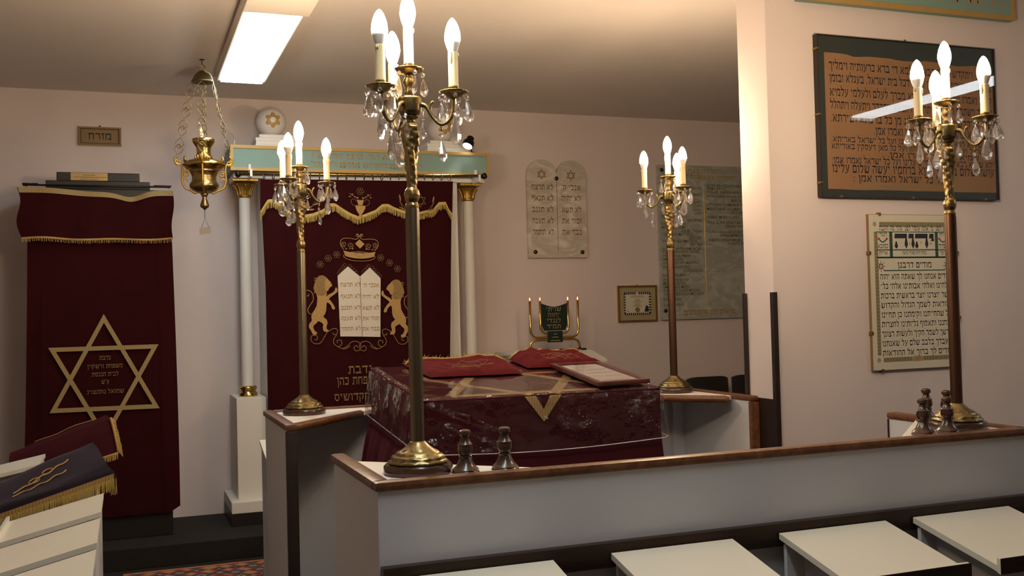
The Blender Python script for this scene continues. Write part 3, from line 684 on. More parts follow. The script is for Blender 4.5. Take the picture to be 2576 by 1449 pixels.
def ridge(x, z):
    """pulled folds in the hanging front of the sheet, height outwards"""
    d = 0
    for (ax, az), (bx_, bz), hgt, wd_ in (((1.00, 1.165), (1.30, 1.045), .016, .016), ((1.02, 1.12), (1.22, 1.02), .010, .014), ((1.94, 1.17), (1.80, 1.06), .013, .016), ((1.948, 1.15), (1.90, 1.02), .012, .014), ((1.30, 1.165), (1.75, 1.175), .006, .012), ((1.50, 1.06), (1.85, 1.075), .005, .02)):
        ex, ez = bx_ - ax, bz - az; L2 = ex * ex + ez * ez; t = max(0, min(1, ((x - ax) * ex + (z - az) * ez) / L2))
        q = math.hypot(x - ax - ex * t, z - az - ez * t) + .004 * noise.noise(Vector((x * 30, z * 30, 2))); d += hgt * math.exp(-(q / wd_) ** 2) * (.4 + .6 * math.sin(math.pi * min(1, t + .1)))
    return d
pl = B(); NP = 320; PROF = [(-.020 + .030 * math.sin(R(a)), .030 * (1 - math.cos(R(a)))) for a in range(0, 91, 15)]; NR = 26
vs = []; fs = []
for j_ in range(len(PROF) + NR):
    e_ = PROF[j_][0] if j_ < len(PROF) else .010 + .016 * (j_ - len(PROF) + 1) / NR
    for i_, (x, y) in enumerate(loop(NP, e_)):
        zt = tz(y) + .009; zb = pbot(x, y)
        z = zt - PROF[j_][1] if j_ < len(PROF) else lerp(zt - .030, zb, (j_ - len(PROF) + 1) / NR)
        n_ = Vector((x - 1.47, y - 3.97)); fy = 1 if y < TY0 + .01 else 0; fx = -1 if x < TX0 + .01 else (1 if x > TX1 - .01 else 0)
        hang = max(0, zt - z)
        d = ridge(x, z) if fy else .010 * hang * 6 * max(0, math.sin(y * 55 + z * 20)) * .8
        w_ = .004 * noise.noise(Vector((x * 14, y * 14, z * 14))) * min(1, hang * 20)
        vs.append((x + fx * (d + w_), y - fy * (d + w_), z))
nr = len(PROF) + NR
fs = [(a * NP + b_, a * NP + (b_ + 1) % NP, (a + 1) * NP + (b_ + 1) % NP, (a + 1) * NP + b_) for a in range(nr - 1) for b_ in range(NP)]
obj('hanging_sides', pl.add(vs, fs), 'plastic', r, smooth=True, recalc=False)
obj('top_sheet', B().grid(lambda u, v: Vector((lerp(TX0 + .018, TX1 - .018, u), lerp(TY0 + .018, TY1 - .018, v), tz(lerp(TY0 + .018, TY1 - .018, v)) + .0088 + .002 * noise.noise(Vector((u * 5, v * 6, 3))))), 30, 26), 'plastic_top', r, smooth=True, recalc=False)
hm = [Vector((x + .0, y, pbot(x, y))) for x, y in loop(120, .024)]
obj('hem', B().tube(hm, .0022, 5, True), 'hem', r, smooth=True)

# ------------------------------------------------------------------ torah mantles
def mantle(C, fr, label, seed, thick=.030):
    """C: corners (front-left, front-right, back-right, back-left) in x,y"""
    cx = sum(c[0] for c in C) / 4; cy = sum(c[1] for c in C) / 4
    r = empty('torah_mantle', (cx, cy, tz(cy) + .01), label, 'torah mantle', 'red velvet mantles on the reading table')
    def P(u, v, up=1):
        a = Vector(C[0]).lerp(Vector(C[1]), u); c = Vector(C[3]).lerp(Vector(C[2]), u); p = a.lerp(c, v)
        nz = noise.noise(Vector((u * 3 + seed, v * 2, seed)))
        p = p + Vector((.008 * noise.noise(Vector((u * 4, v * 4, seed))), .010 * noise.noise(Vector((u * 5, v * 5, seed + 3)))))
        ed = min(1, 9 * min(u, 1 - u)) ** .5 * min(1, 9 * min(v, 1 - v)) ** .5 if 0 < u < 1 and 0 < v < 1 else 0
        h = thick * ed * (.62 + .45 * nz + .35 * v * v + .35 * max(0, math.sin(9 * u + seed)) * v * v + .30 * noise.noise(Vector((u * 9, v * 6, seed * 2))))
        z = tz(p.y) + .014 + (h if up else 0)
        return Vector((p.x, p.y, z))
    b = B().grid(lambda u, v: P(u, v, 1), 40, 26); b.grid(lambda u, v: P(u, v, 0), 40, 26)
    obj('cloth', b, 'velvetred', r, smooth=True)
    e = [P(i / 40, .93) + Vector((0, 0, .004)) for i in range(41)]
    obj('gold_braid', B().tube(e, .004, 6), 'fringe', r, smooth=True)
    f = B(); rnd = random.Random(seed)
    for i in range(130):
        u = rnd.random(); p = P(u, .94) + Vector((0, 0, .004)); d = Vector((rnd.uniform(-.5, .5), rnd.uniform(-.6, .3), rnd.uniform(-.1, .5))).normalized() * rnd.uniform(.010, .024)
        f.tube([p, p + d * .6 + Vector((0, 0, .002)), p + d], [.0011, .001, .0006], 3)
    obj('fringe', f, 'fringe', r, recalc=False)['kind'] = 'stuff'
    M = lambda u, v, w=0: P(u, v) + Vector((0, 0, .002 + w))
    b = B(); su, sv = .52, .42
    for k in (0, 1):
        q = [(su + .26 * math.sin(a), sv + .33 * math.cos(a)) for a in [k * math.pi + i * 2 * math.pi / 3 for i in range(3)]]
        for i in range(3):
            a, c = q[i], q[(i + 1) % 3]; b.strip([(lerp(a[0], c[0], t / 8), lerp(a[1], c[1], t / 8)) for t in range(9)], .0045, M, .0012)
    for k in range(3): b.strip([(su - .08 + .16 * t / 6, sv + .08 - .07 * k) for t in range(7)], .004, M, .001)
    obj('star_embroidery', b, 'goldd', r, recalc=False)
    return r
mantle([(1.15, 4.00), (1.545, 3.985), (1.60, 4.37), (1.13, 4.37)], 0, 'flat red velvet torah mantle with thin star embroidery in front of the ark curtain', 2)
mantle([(1.62, 4.125), (1.985, 4.105), (1.985, 4.388), (1.63, 4.388)], 0, 'crumpled red velvet torah mantle below the brass shiviti lamp', 5, .040)
# framed prayer sheet lying on the table
F4 = [Vector((1.690, 3.566)), Vector((1.925, 3.588)), Vector((1.945, 4.098)), Vector((1.712, 4.095))]
def fq(u, v): return F4[0].lerp(F4[1], u).lerp(F4[3].lerp(F4[2], u), v)
fM = lambda u, v, w=0: Vector((*fq(u, v), tz(fq(u, v).y) + .018 + w))
r = empty('framed_sheet', (1.81, 3.84, tz(3.84) + .016), 'printed prayer sheet in a dark red frame lying on the reading table', 'framed sheet')
obj('backing', B().prism([(0, 0), (1, 0), (1, 1), (0, 1)], fM, .006), 'mahog', r)
for nm, q in (('frame_bar', [(0, 0), (1, 0), (1, .05), (0, .05)]), ('frame_bar', [(0, .96), (1, .96), (1, 1), (0, 1)]), ('frame_bar', [(0, .05), (.09, .05), (.09, .96), (0, .96)]), ('frame_bar', [(.91, .05), (1, .05), (1, .96), (.91, .96)])):
    obj(nm, B().prism(q, fM, .016), 'mahog', r)
obj('paper', B().prism([(.09, .05), (.91, .05), (.91, .96), (.09, .96)], lambda u, v, w: fM(u, v, w + .006), .001), 'sheet', r)
b = B(); rnd = random.Random(3)
for k, (v0, wdt) in enumerate([(.90, .2), (.86, .45), (.83, .45), (.80, .3), (.72, .62), (.69, .66), (.66, .66), (.63, .5), (.55, .6), (.52, .64), (.49, .4), (.40, .66), (.37, .68), (.34, .68), (.31, .6), (.24, .66), (.21, .68), (.18, .68), (.15, .5), (.12, .3)]):
    u = .5 - wdt / 2
    while u < .5 + wdt / 2:
        l = rnd.uniform(.02, .06); b.strip([(u, v0), (u + l, v0)], .010, lambda a, c, w: fM(a, c, .0072 + w), .0004); u += l + .012
obj('print', b, 'brownink', r, recalc=False)
obj('glass', B().prism([(.09, .05), (.91, .05), (.91, .96), (.09, .96)], lambda u, v, w: fM(u, v, w + .010), .0015), 'pane', r)

# ================================================================== FLUORESCENT FIXTURES
def fixture(x0, x1, y0, y1, label, zb=2.99, side=''):
    """side: '' for the fixture in the picture; otherwise the side of the picture it lies beyond, its names end in _offscreen"""
    nm = (lambda n, k='': n + ('_' + side + ('_' + k if k else '') + '_offscreen' if side else ''))
    r = empty(nm('fluorescent_light'), ((x0 + x1) / 2, (y0 + y1) / 2, ZC), label, 'ceiling light', 'fluorescent ceiling lights')
    obj('housing', B().bbox(x0 - .022, x1 + .022, y0, y1 + .03, zb + .012, ZC, .006), 'housing', r, auto=40)
    xm = (x0 + x1) / 2
    for k, a, c in (('inner', x0, xm - .0015), ('outer', xm + .0015, x1)):
        obj(nm('diffuser', k), B().bbox(a, c, y0 + .01, y1, zb, zb + .014, .003), 'tube', r)
    obj('end_cap', B().bbox(x0 - .034, x1 + .030, y0 - .30, y0 + .01, zb - .022, ZC, .008), 'housing', r, auto=40)
    obj('centre_seam', B().box(xm - .0015, xm + .0015, y0 + .01, y1, zb + .004, zb + .014), 'housing', r)
    return r
fixture(.577, .831, 4.985, 6.61, 'long white fluorescent ceiling light near the hanging brass lamp')
# seen mirrored in the glass of the parchment prayer
fixture(5.47, 5.68, .94, 2.50, 'fluorescent ceiling light mirrored in the glass of the framed parchment prayer', side='right')
# its neighbour in the visible row, level with the mirrored one: the cool light on the railing and desks that face the camera
fixture(.577, .831, .94, 2.50, 'fluorescent ceiling light above the pew desks, in line with the one by the hanging lamp', side='above')

# ================================================================== ARK
r = empty('ark_cabinet', (1.53, 7.3, .13), 'white ark cabinet behind the embroidered curtain', 'cabinet')
obj('body', B().box(.895, 2.29, 7.16, 7.545, .13, 2.46), 'white', r)
obj('door', B().bbox(.92, 1.59, 7.14, 7.16, .2, 2.38, .004), 'white2', r); obj('door', B().bbox(1.60, 2.265, 7.14, 7.16, .2, 2.38, .004), 'white2', r)
for px, lab, rx in ((.781, 'white column with gilt capital beside the hanging brass lamp', .699), (2.413, 'white column with gilt capital beside the stone tablets', 2.335)):
    pa, pc = (px - .15, px + .108) if px < 1 else (px - .108, px + .15)
    r = empty('ark_pedestal', (px, 7.3, .13), lab.replace('column with gilt capital', 'pedestal under the column'), 'pedestal', 'ark pedestals')
    obj('body', B().bbox(px - .098, px + .098, 7.09, 7.545, .29, .968, .004), 'white2', r)
    obj('moulding', B().bbox(pa, pc, 7.0, 7.545, .215, .292, .006), 'white2', r)
    obj('plinth_block', B().box(pa + .002, pc - .002, 7.005, 7.545, .13, .215), 'ebony', r)
    r = empty('ark_column', (px, 7.28, .968), lab, 'column', 'ark columns')
    c = (px, 7.28, 0)
    obj('shaft', B().lathe([(.043, 1.03), (.0415, 1.6), (.038, 2.34), (.040, 2.35)], c, 32), 'white', r, auto=40)
    obj('base', B().lathe([(.062, .968), (.063, .985), (.056, .995), (.050, 1.002), (.050, 1.010), (.058, 1.016), (.060, 1.028), (.055, 1.036), (.046, 1.040)], c, 32), 'brassb', r, auto=40)
    obj('capital', B().lathe([(.040, 2.338), (.045, 2.345), (.042, 2.355), (.041, 2.37), (.046, 2.40), (.056, 2.425), (.068, 2.438), (.060, 2.445), (.05, 2.447)], c, 32, 8, .07, {3, 4, 5, 6}), 'goldleaf', r, auto=60)
    b = B()
    for k in range(8):
        a = k * math.pi / 4; d = Vector((math.cos(a), math.sin(a), 0)); q = Vector(c)
        b.tube(bez([q + d * .043 + Vector((0, 0, 2.355)), q + d * .050 + Vector((0, 0, 2.39)), q + d * .070 + Vector((0, 0, 2.43)), q + d * .078 + Vector((0, 0, 2.418))], 4), [.010 * (1 - .04 * i) for i in range(13)], 6, flat=.5)
    obj('acanthus_leaf', b, 'goldleaf', r, smooth=True)
    obj('abacus', B().bbox(px - .085, px + .085, 7.195, 7.365, 2.447, 2.466, .003), 'goldleaf', r)
    b = B()
    for k in range(11): b.box(px - .085 + k * .0158, px - .085 + k * .0158 + .009, 7.189, 7.195, 2.450, 2.460)
    obj('dentil', b, 'goldleaf', r)
LT = dict(x0=.675, x1=2.532, y0=7.12, y1=7.50, z0=2.522, z1=2.680)
r = empty('ark_lintel', (1.6, 7.3, 2.466), 'turquoise lintel with gold border and lettering above the ark curtain', 'lintel')
obj('beam', B().box(.675, 2.532, 7.12, 7.50, 2.510, 2.680), 'turq', r)
lM = wallM(7.12)
for q in ([(.675, 2.660), (2.532, 2.660), (2.532, 2.682), (.675, 2.682)], [(.675, 2.508), (2.532, 2.508), (2.532, 2.530), (.675, 2.530)], [(.675, 2.53), (.695, 2.53), (.695, 2.66), (.675, 2.66)], [(2.512, 2.53), (2.532, 2.53), (2.532, 2.66), (2.512, 2.66)]):
    obj('gold_border', B().prism(q, lM, .008), 'goldpaint', r)
b = B()
text(b, 'ארון הקדש הזה נדבו הורי ש״ז', lM, 1.62, 2.608, .036, .80, w=.004)
text(b, 'לזכר בנם הקדוש מנחם ז״ל וכל', lM, 1.62, 2.548, .036, .80, w=.004)
obj('lettering', b, 'orange', r, recalc=False)
obj('under_moulding', B().box(.70, 2.51, 7.17, 7.50, 2.466, 2.500), 'white', r)
obj('cornice_strip', B().bbox(.69, 2.52, 7.14, 7.50, 2.500, 2.510, .003), 'dark', r)

# curtain rod with rings
r = empty('curtain_rod', (1.6, 7.03, 2.48), 'brass curtain rod with rings under the turquoise lintel', 'curtain rod')
obj('rod', B().tube([(.72, 7.03, 2.472), (2.455, 7.03, 2.498)], .011, 12), 'brass', r, smooth=True)
for x in (.715, 2.46): obj('end_knob', B().lathe([(.004, -.024), (.016, -.018), (.021, 0), (.016, .018), (.004, .024)], (x, 7.03, 2.472 if x < 1 else 2.498), 14), 'iron', r, smooth=True)
for x in (.80, 2.42): obj('bracket', B().box(x - .008, x + .008, 7.015, 7.16, 2.455, 2.505).box(x - .008, x + .008, 7.10, 7.118, 2.49, 2.55), 'white', r)
t = obj('curtain_ring', B().tube([(.0, .021 * math.cos(a), .021 * math.sin(a)) for a in [i * math.pi / 8 for i in range(16)]], .003, 6, True), 'darkbrass', smooth=True)
rm = t.data; bpy.data.objects.remove(t)
for i in range(22):
    x = .885 + i * (2.195 - .885) / 21; o = bpy.data.objects.new('curtain_ring', rm); COL.objects.link(o); o.parent = r
    o.location = Vector((x, 7.03, 2.474 + .015 * (x - .72) - .015)) - OFF[r]; o.rotation_euler.z = R(random.uniform(-25, 25))

# ark curtain
r = empty('ark_curtain', (1.53, 7.03, .75), 'burgundy velvet ark curtain embroidered with gold lions, crown and silver tablets', 'curtain')
def cur(u, v):
    x0 = lerp(.860, .882, min(1, v * 3)); x1 = lerp(2.213, 2.135, v); x = lerp(x0, x1, u)
    return Vector((x, 7.030 + .005 * math.sin(u * 38 + 2 * math.sin(v * 3)) + .004 * math.sin(u * 11 + 1) * v, lerp(2.436 + .012 * (u), .30, v)))
obj('panel', B().grid(cur, 90, 30), 'velvet', r, smooth=True, recalc=False)
# valance with a scalloped lower edge
VB = [(.852, 2.205), (.905, 2.290), (.945, 2.292), (.985, 2.262), (1.04, 2.212), (1.10, 2.190), (1.14, 2.186), (1.21, 2.200), (1.275, 2.226), (1.32, 2.268), (1.36, 2.268), (1.41, 2.234), (1.47, 2.200), (1.522, 2.180), (1.575, 2.200), (1.64, 2.226), (1.69, 2.268), (1.735, 2.270), (1.78, 2.246), (1.84, 2.226), (1.90, 2.214), (1.955, 2.214), (2.01, 2.228), (2.06, 2.236), (2.105, 2.288), (2.155, 2.290), (2.175, 2.24), (2.202, 2.205)]
def vz(x):
    for (a, z0), (c, z1) in zip(VB, VB[1:]):
        if a <= x <= c: return lerp(z0, z1, (x - a) / (c - a))
    return VB[0][1] if x < VB[0][0] else VB[-1][1]
def val(u, v): x = lerp(.853, 2.202, u); return Vector((lerp(x, lerp(.858, 2.213, u), 1 - v), 7.012 + .004 * math.sin(u * 30), lerp(2.438 + .013 * u, vz(x), v)))
k = obj('valance', B().grid(val, 110, 8), 'velvet', r, smooth=True, recalc=False)
ve = [val(i / 110, 1) + Vector((0, -.004, .004)) for i in range(111)]
obj('fringe_braid', B().grid(lambda u, v: val(u, 1) + Vector((0, -.005, .012 - .02 * v)), 110, 1), 'fringe', k, recalc=False)
obj('fringe', fringe(B(), ve, .050, .0045, .0045, seed=9), 'fringe', k, recalc=False)['kind'] = 'stuff'
eM = wallM(7.018); vM = wallM(7.004)
def E(x, y): return (1.077 + .000689 * x - 1.4e-5 * y, 2.199 - 2.7e-5 * x - .000669 * y)
def EP(px, py): return E((px - 740) * 4.025, (py - 540) * 4.025)
lion = [(378, 703), (372, 690), (360, 668), (345, 655), (330, 638), (305, 615), (280, 608), (250, 615), (225, 640), (205, 690), (195, 740), (205, 770), (220, 800), (230, 830), (232, 850), (225, 920), (205, 960), (180, 1000), (172, 1030), (178, 1070), (150, 1110), (148, 1140), (170, 1175), (185, 1210), (205, 1218), (230, 1205), (225, 1190), (205, 1175), (190, 1140), (195, 1120), (225, 1095), (240, 1075), (275, 1090), (290, 1110), (285, 1140), (290, 1170), (305, 1185), (340, 1185), (343, 1170), (325, 1155), (322, 1130), (333, 1095), (325, 1060), (300, 1040), (290, 1025), (310, 1000), (320, 960), (322, 905), (330, 880), (350, 895), (368, 915), (375, 945), (395, 958), (408, 945), (400, 920), (385, 895), (365, 865), (345, 850), (360, 830), (400, 800), (430, 775), (432, 745), (420, 725), (410, 735), (405, 760), (385, 780), (340, 805), (318, 826), (326, 795), (322, 768), (338, 764), (346, 745), (358, 725), (375, 718)]
mane = [(318, 640), (305, 617), (280, 606), (250, 612), (222, 640), (203, 690), (192, 740), (203, 775), (225, 805), (255, 815), (285, 812), (312, 800), (318, 770), (305, 735), (300, 700), (305, 665)]
for m in (0, 1):
    X = (lambda x: x) if not m else (lambda x: 1310 - x); dy = 22 * m
    g = obj('lion', B().prism([E(X(x), y + dy) for x, y in lion], eM, .003), 'gold', r)
    obj('lion_mane', B().prism([E(X(x), y + dy) for x, y in mane], wallM(7.015), .002), 'goldd', g)
    b = B(); rnd = random.Random(4)
    for i in range(60):
        x = rnd.uniform(205, 305); y = rnd.uniform(625, 790); a = math.atan2(y - 690, x - 300) + rnd.uniform(-.3, .3)
        b.strip([E(X(x), y + dy), E(X(x + 16 * math.cos(a)), y + dy + 16 * math.sin(a) + 8)], .0024, wallM(7.0128), .0012)
    b.strip([E(X(345), 690 + dy), E(X(352), 696 + dy)], .004, wallM(7.014), .001)
    obj('mane_stitching', b, 'gold', g, recalc=False)
    obj('lion_tail', B().strip([E(X(p[0]), p[1] + dy) for p in bez([(172, 1008), (145, 992), (138, 960), (160, 915), (186, 875), (192, 830), (180, 790), (155, 768), (125, 765)], 4)], .005, eM, .002).strip([E(X(p[0]), p[1] + dy) for p in bez([(150, 800), (140, 825), (132, 815)], 4)], .004, eM, .002), 'gold', g, recalc=False)
# tablets
tl = [(435, 608), (535, 510), (660, 610), (663, 690), (680, 1230), (462, 1230)]; tr = [(660, 610), (760, 515), (868, 620), (866, 1232), (680, 1230), (663, 690)]
t1 = obj('silver_tablet', B().prism([E(*p) for p in tl], eM, .004), 'silver', r); t2 = obj('silver_tablet', B().prism([E(*p) for p in tr], eM, .004), 'silver', r)
tM = wallM(7.0135)
b = B()
for s, y in zip(('לא תרצח', 'לא תנאף', 'לא תגנב', 'לא תענה', 'לא תחמד'), (715, 835, 953, 1062, 1170)):
    u, v = E(562 + (y - 700) * .012, y); text(b, s, tM, u, v, .026, .138, offset=.006)
obj('lettering', b, 'gold', t1, recalc=False); b = B()
for s, y in zip(("אנכי ה'", 'לא יהיה', 'לא תשא', 'זכור את', 'כבד את'), (715, 835, 950, 1060, 1168)):
    u, v = E(770, y); text(b, s, tM, u, v, .026, .118, offset=.006)
obj('lettering', b, 'gold', t2, recalc=False)
b = B()
for P in (tl[:3] + tl[4:], tr[:3] + tr[3:5]): b.strip([E(*p) for p in P], .004, wallM(7.014), .001, True)
obj('tablet_cord', b, 'marb', r, recalc=False)
# crown
b = B(); cx, cy = 655, 405
b.strip([E(*p) for p in ring(cx, 400, 160, 30, -48, 0, 360)], .004, eM, .002, True)
band = [E(x, 345 + 20 * (1 - ((x - cx) / 165) ** 2)) for x in range(490, 823, 22)] + [E(x, 400 + 22 * (1 - ((x - cx) / 145) ** 2)) for x in range(802, 505, -22)]
b.prism(band, eM, .0025)
b.prism([E(655, 222), E(706, 270), E(660, 318), E(610, 268)], eM, .003)
for m in (1, -1):
    X = lambda x: cx + m * (x - cx)
    b.strip([E(X(p[0]), p[1]) for p in bez([(500, 335), (470, 300), (462, 255), (490, 220), (560, 215), (620, 222), (650, 195), (640, 168), (622, 170)], 5)], .0042, eM, .002)
    b.strip([E(X(p[0]), p[1]) for p in spiral(498, 278, 30, 6, 60, 1.6)], .0035, eM, .002); b.strip([E(X(p[0]), p[1]) for p in spiral(562, 290, 34, 6, 120, -1.6)], .0035, eM, .002)
    b.strip([E(X(p[0]), p[1]) for p in spiral(632, 180, 16, 5, 0, 1.2)], .003, eM, .002)
    for (x, y) in ((520, 325), (585, 322)): b.prism([E(X(p[0]), p[1]) for p in ring(x, y, 7, 8)], eM, .003)
obj('crown', b, 'gold', r, recalc=False)
b = B(); b.strip([E(600, 380), E(655, 358), E(708, 380), E(655, 402)], .004, wallM(7.015), .001, True)
for x in range(520, 800, 28):
    if abs(x - 655) > 60: b.prism([E(*p) for p in ring(x, 384, 5, 6)], wallM(7.0152), .001)
obj('crown_stitching', b, 'goldd', r, recalc=False)
# flowers in two arcs
for (x, y) in ((260, 495), (340, 430), (425, 390), (872, 405), (965, 455), (1048, 515)):
    b = B()
    for k in range(6):
        a = k * math.pi / 3; b.strip([E(x + 24 * math.cos(a) + 12 * math.cos(t), y + 24 * math.sin(a) + 12 * math.sin(t)) for t in [i * math.pi / 5 for i in range(10)]], .0022, eM, .0012, True)
    b.prism([E(*p) for p in ring(x, y, 6, 8)], eM, .002)
    obj('flower', b, 'goldd', r, recalc=False)
b = B()
for (x, y) in [(470 + i * 15 - 25, 580 - i * 22) for i in range(5)] + [(560 + i * 22, 500 + i * 22) for i in range(4)] + [(690 + i * 20, 560 - i * 22) for i in range(4)] + [(790 + i * 20, 510 + i * 22) for i in range(5)]:
    b.strip([E(*p) for p in ring(x, y, 15, 8)], .0018, eM, .001, True)
    if (x, y) == (626, 566) : obj('lace_border', b, 'goldd', r, recalc=False); b = B()
obj('lace_border', b, 'goldd', r, recalc=False)
# scrolls below
b = B()
for m in (0, 1):
    X = (lambda x: x) if not m else (lambda x: 1322 - x)
    for P in ([(340, 1180), (395, 1150), (432, 1165), (425, 1205), (395, 1212), (385, 1190)], [(330, 1185), (300, 1240), (260, 1300), (200, 1305), (168, 1265), (180, 1225), (225, 1225), (230, 1262), (205, 1268)],
              [(425, 1215), (395, 1260), (400, 1310), (440, 1335), (475, 1310), (465, 1270), (430, 1275), (432, 1300)], [(430, 1335), (480, 1355), (530, 1330), (570, 1290), (620, 1280), (665, 1310), (660, 1365), (615, 1378), (598, 1345), (625, 1325), (640, 1345)], [(480, 1362), (525, 1352), (560, 1325)]):
        b.strip([E(X(p[0]), p[1]) for p in bez(P, 5)], .0055, eM, .002)
obj('scrollwork', b, 'goldd', r, recalc=False)
# vase, laurels, dedications
b = B()
b.prism([EP(892, 508), EP(916, 508), EP(917, 514), EP(911, 526), EP(906, 533), EP(913, 537), EP(896, 537), EP(902, 533), EP(896, 524), EP(892, 514)], vM, .003)
b.prism([EP(895, 494), EP(913, 494), EP(909, 507), EP(899, 507)], vM, .003)
k = obj('vase', b, 'gold', r, recalc=False); b = B()
for m in (1, -1):
    X = lambda x: 904 + m * (x - 904)
    b.strip([EP(X(p[0]), p[1]) for p in bez([(894, 512), (883, 505), (881, 495), (890, 492), (893, 498)], 4)], .003, vM, .0015)
    b.strip([EP(X(p[0]), p[1]) for p in bez([(900, 494), (890, 486), (876, 478)], 4)], .003, vM, .0015)
    for (x, y) in ((878, 486), (884, 480), (890, 486), (897, 488)): b.prism([EP(X(p[0]), p[1]) for p in ring(x, y, 3, 6, 2)], vM, .0015)
for kk in range(6):
    a = kk * math.pi / 3; b.strip([EP(*p) for p in ring(904 + 6 * math.cos(a), 471 + 6 * math.sin(a), 3.5, 8)], .0022, vM, .0012, True)
obj('bouquet', b, 'goldd', k, recalc=False)
for cx_ in (1050, 757):
    b = B()
    for m in (1, -1):
        for (x, y, a) in ((-44, 482, 80), (-41, 497, 55), (-32, 508, 50), (-38, 510, 20), (-20, 520, 25), (-24, 525, 5), (-8, 524, 10)):
            P = [(cx_ + m * (x + 9 * math.cos(t) * math.cos(R(a)) - 2.4 * math.sin(t) * math.sin(R(a))), y - 9 * math.cos(t) * math.sin(R(a)) * -1 - 2.4 * math.sin(t) * math.cos(R(a))) for t in [i * math.pi / 5 for i in range(10)]]
            b.prism([EP(*p) for p in P], vM, .002)
        b.strip([EP(cx_ + m * p[0], p[1]) for p in bez([(-44, 480), (-40, 503), (-24, 518), (0, 525)], 4)], .002, vM, .0012)
    u, v = EP(cx_ + 9, 487); star(b, u, v, .046, .0035, vM, .0012)
    obj('laurel_with_star', b, 'goldd', r, recalc=False)
b = B()
for s, px, py, wd_ in (('נדבת', 905, 940, .17), ('משפחת כהן', 900, 968, .30), ('זכר הקדושים', 905, 1008, .36)):
    u, v = EP(px, py); text(b, s, eM, u, v, .052 if py < 1000 else .048, wd_, offset=.008, w=.002)
obj('dedication', b, 'goldd', r, recalc=False)

# ------------------------------------------------------------------ globes on the lintel
for cx_, cz_, lab, x0, x1 in ((.976, 2.893, 'white globe lamp with gold star beside the hanging lamp', .853, 1.15), (2.224, 2.878, 'white globe lamp with gold star beside the small spotlight', 2.08, 2.40)):
    r = empty('globe_pedestal', ((x0 + x1) / 2, 7.28, 2.68), 'stepped white boards under the ' + lab.replace('white globe lamp with gold star ', 'globe '), 'pedestal', 'globe pedestals')
    for k, (a, c, z0, z1) in enumerate(((0, 0, 2.680, 2.704), (.004, .0, 2.705, 2.729), (.002, .02, 2.730, 2.752), (.028, .03, 2.753, 2.776))):
        obj('board', B().bbox(x0 + a, x1 - c, 7.19 + .004 * k, 7.42, z0, z1, .002), 'white', r)
    r = empty('globe_lamp', (cx_, 7.30, 2.776), lab, 'lamp', 'white globe lamps')
    rr = .103; pr = [(max(.002, rr * math.sin(t)), -rr * math.cos(t)) for t in [math.pi * i / 18 for i in range(1, 19)]]
    zc = 2.776 + rr * .985
    obj('globe', B().lathe([p for p in pr], (cx_, 7.30, zc), 32), 'globe', r, smooth=True)
    sM = lambda u, v, w=0: Vector((cx_ + u, 7.30 - math.sqrt(max(0, rr * rr - u * u - v * v)) - .001 - w, zc + v))
    b = B()
    for kk in (0, 1):
        q = [(.052 * math.sin(a), .002 + .052 * math.cos(a)) for a in [kk * math.pi + i * 2 * math.pi / 3 for i in range(3)]]
        for i in range(3):
            a, c = q[i], q[(i + 1) % 3]; b.strip([(lerp(a[0], c[0], t / 8), lerp(a[1], c[1], t / 8)) for t in range(9)], .014, sM, .002)
    obj('gold_star', b, 'goldpaint', r, recalc=False)
# small spotlight
r = empty('spotlight', (2.39, 7.2, 2.69), 'small dark spotlight clipped to the lintel by the second globe', 'spotlight')
M_ = Matrix.Translation((2.372, 7.10, 2.752)) @ Matrix.Rotation(R(28), 4, 'Y') @ Matrix.Rotation(R(-18), 4, 'X')
obj('lamp_head', B().lathe([(.020, .05), (.026, .045), (.028, .01), (.040, .004), (.042, -.030), (.038, -.034)], n=24).rot(M_), 'iron', r, auto=40)
obj('lamp_face', B().lathe([(.036, -.035), (.030, -.0352)], n=24).rot(M_), 'spot', r)
obj('stem', B().tube(bez([(2.372, 7.10, 2.79), (2.40, 7.14, 2.77), (2.41, 7.16, 2.682)], 5), .006, 8), 'iron', r, smooth=True)
obj('clip', B().bbox(2.395, 2.425, 7.13, 7.19, 2.680, 2.690, .002), 'iron', r)
L = bpy.data.lights.new('spot_beam', 'SPOT'); L.energy = 6; L.color = (1, .95, .88); L.spot_size = R(70); L.spot_blend = .6; L.shadow_soft_size = .03
lo = bpy.data.objects.new('spot_beam', L); COL.objects.link(lo); lo.parent = r
lo.matrix_basis = Matrix.Translation(-OFF[r]) @ M_ @ Matrix.Translation((0, 0, -.04))

# ================================================================== SMALL CURTAINED CABINET
r = empty('side_cabinet', (-.15, 7.25, .13), 'tall dark wooden cabinet behind the star curtain, stepped top with brass plate', 'cabinet')
obj('body', B().box(-.53, .25, 6.97, 7.545, .40, 2.345), 'ebony', r)
obj('base', B().bbox(-.54, .262, 6.955, 7.545, .13, .40, .004), 'ebony', r)
obj('cornice_step', B().bbox(-.457, .156, 6.96, 7.545, 2.345, 2.396, .004), 'ebony', r)
obj('cornice_step', B().bbox(-.395, .095, 6.975, 7.545, 2.396, 2.452, .006), 'ebony', r)
p = obj('brass_plate', B().bbox(-.313, -.097, 6.970, 6.975, 2.400, 2.449, .001), 'plate', r)
b = B(); pM = wallM(6.9695)
for z, wd_ in ((2.434, .07), (2.421, .185), (2.408, .10)):
    rnd = random.Random(int(z * 1000)); u = -.205 - wd_ / 2
    while u < -.205 + wd_ / 2: l = rnd.uniform(.006, .014); b.strip([(u, z), (u + l, z)], .005, pM, .0005); u += l + .003
obj('engraving', b, 'brownink', p, recalc=False)
r = empty('side_curtain_rail', (-.15, 6.9, 2.36), 'thin black wire rail above the star curtain', 'curtain rail')
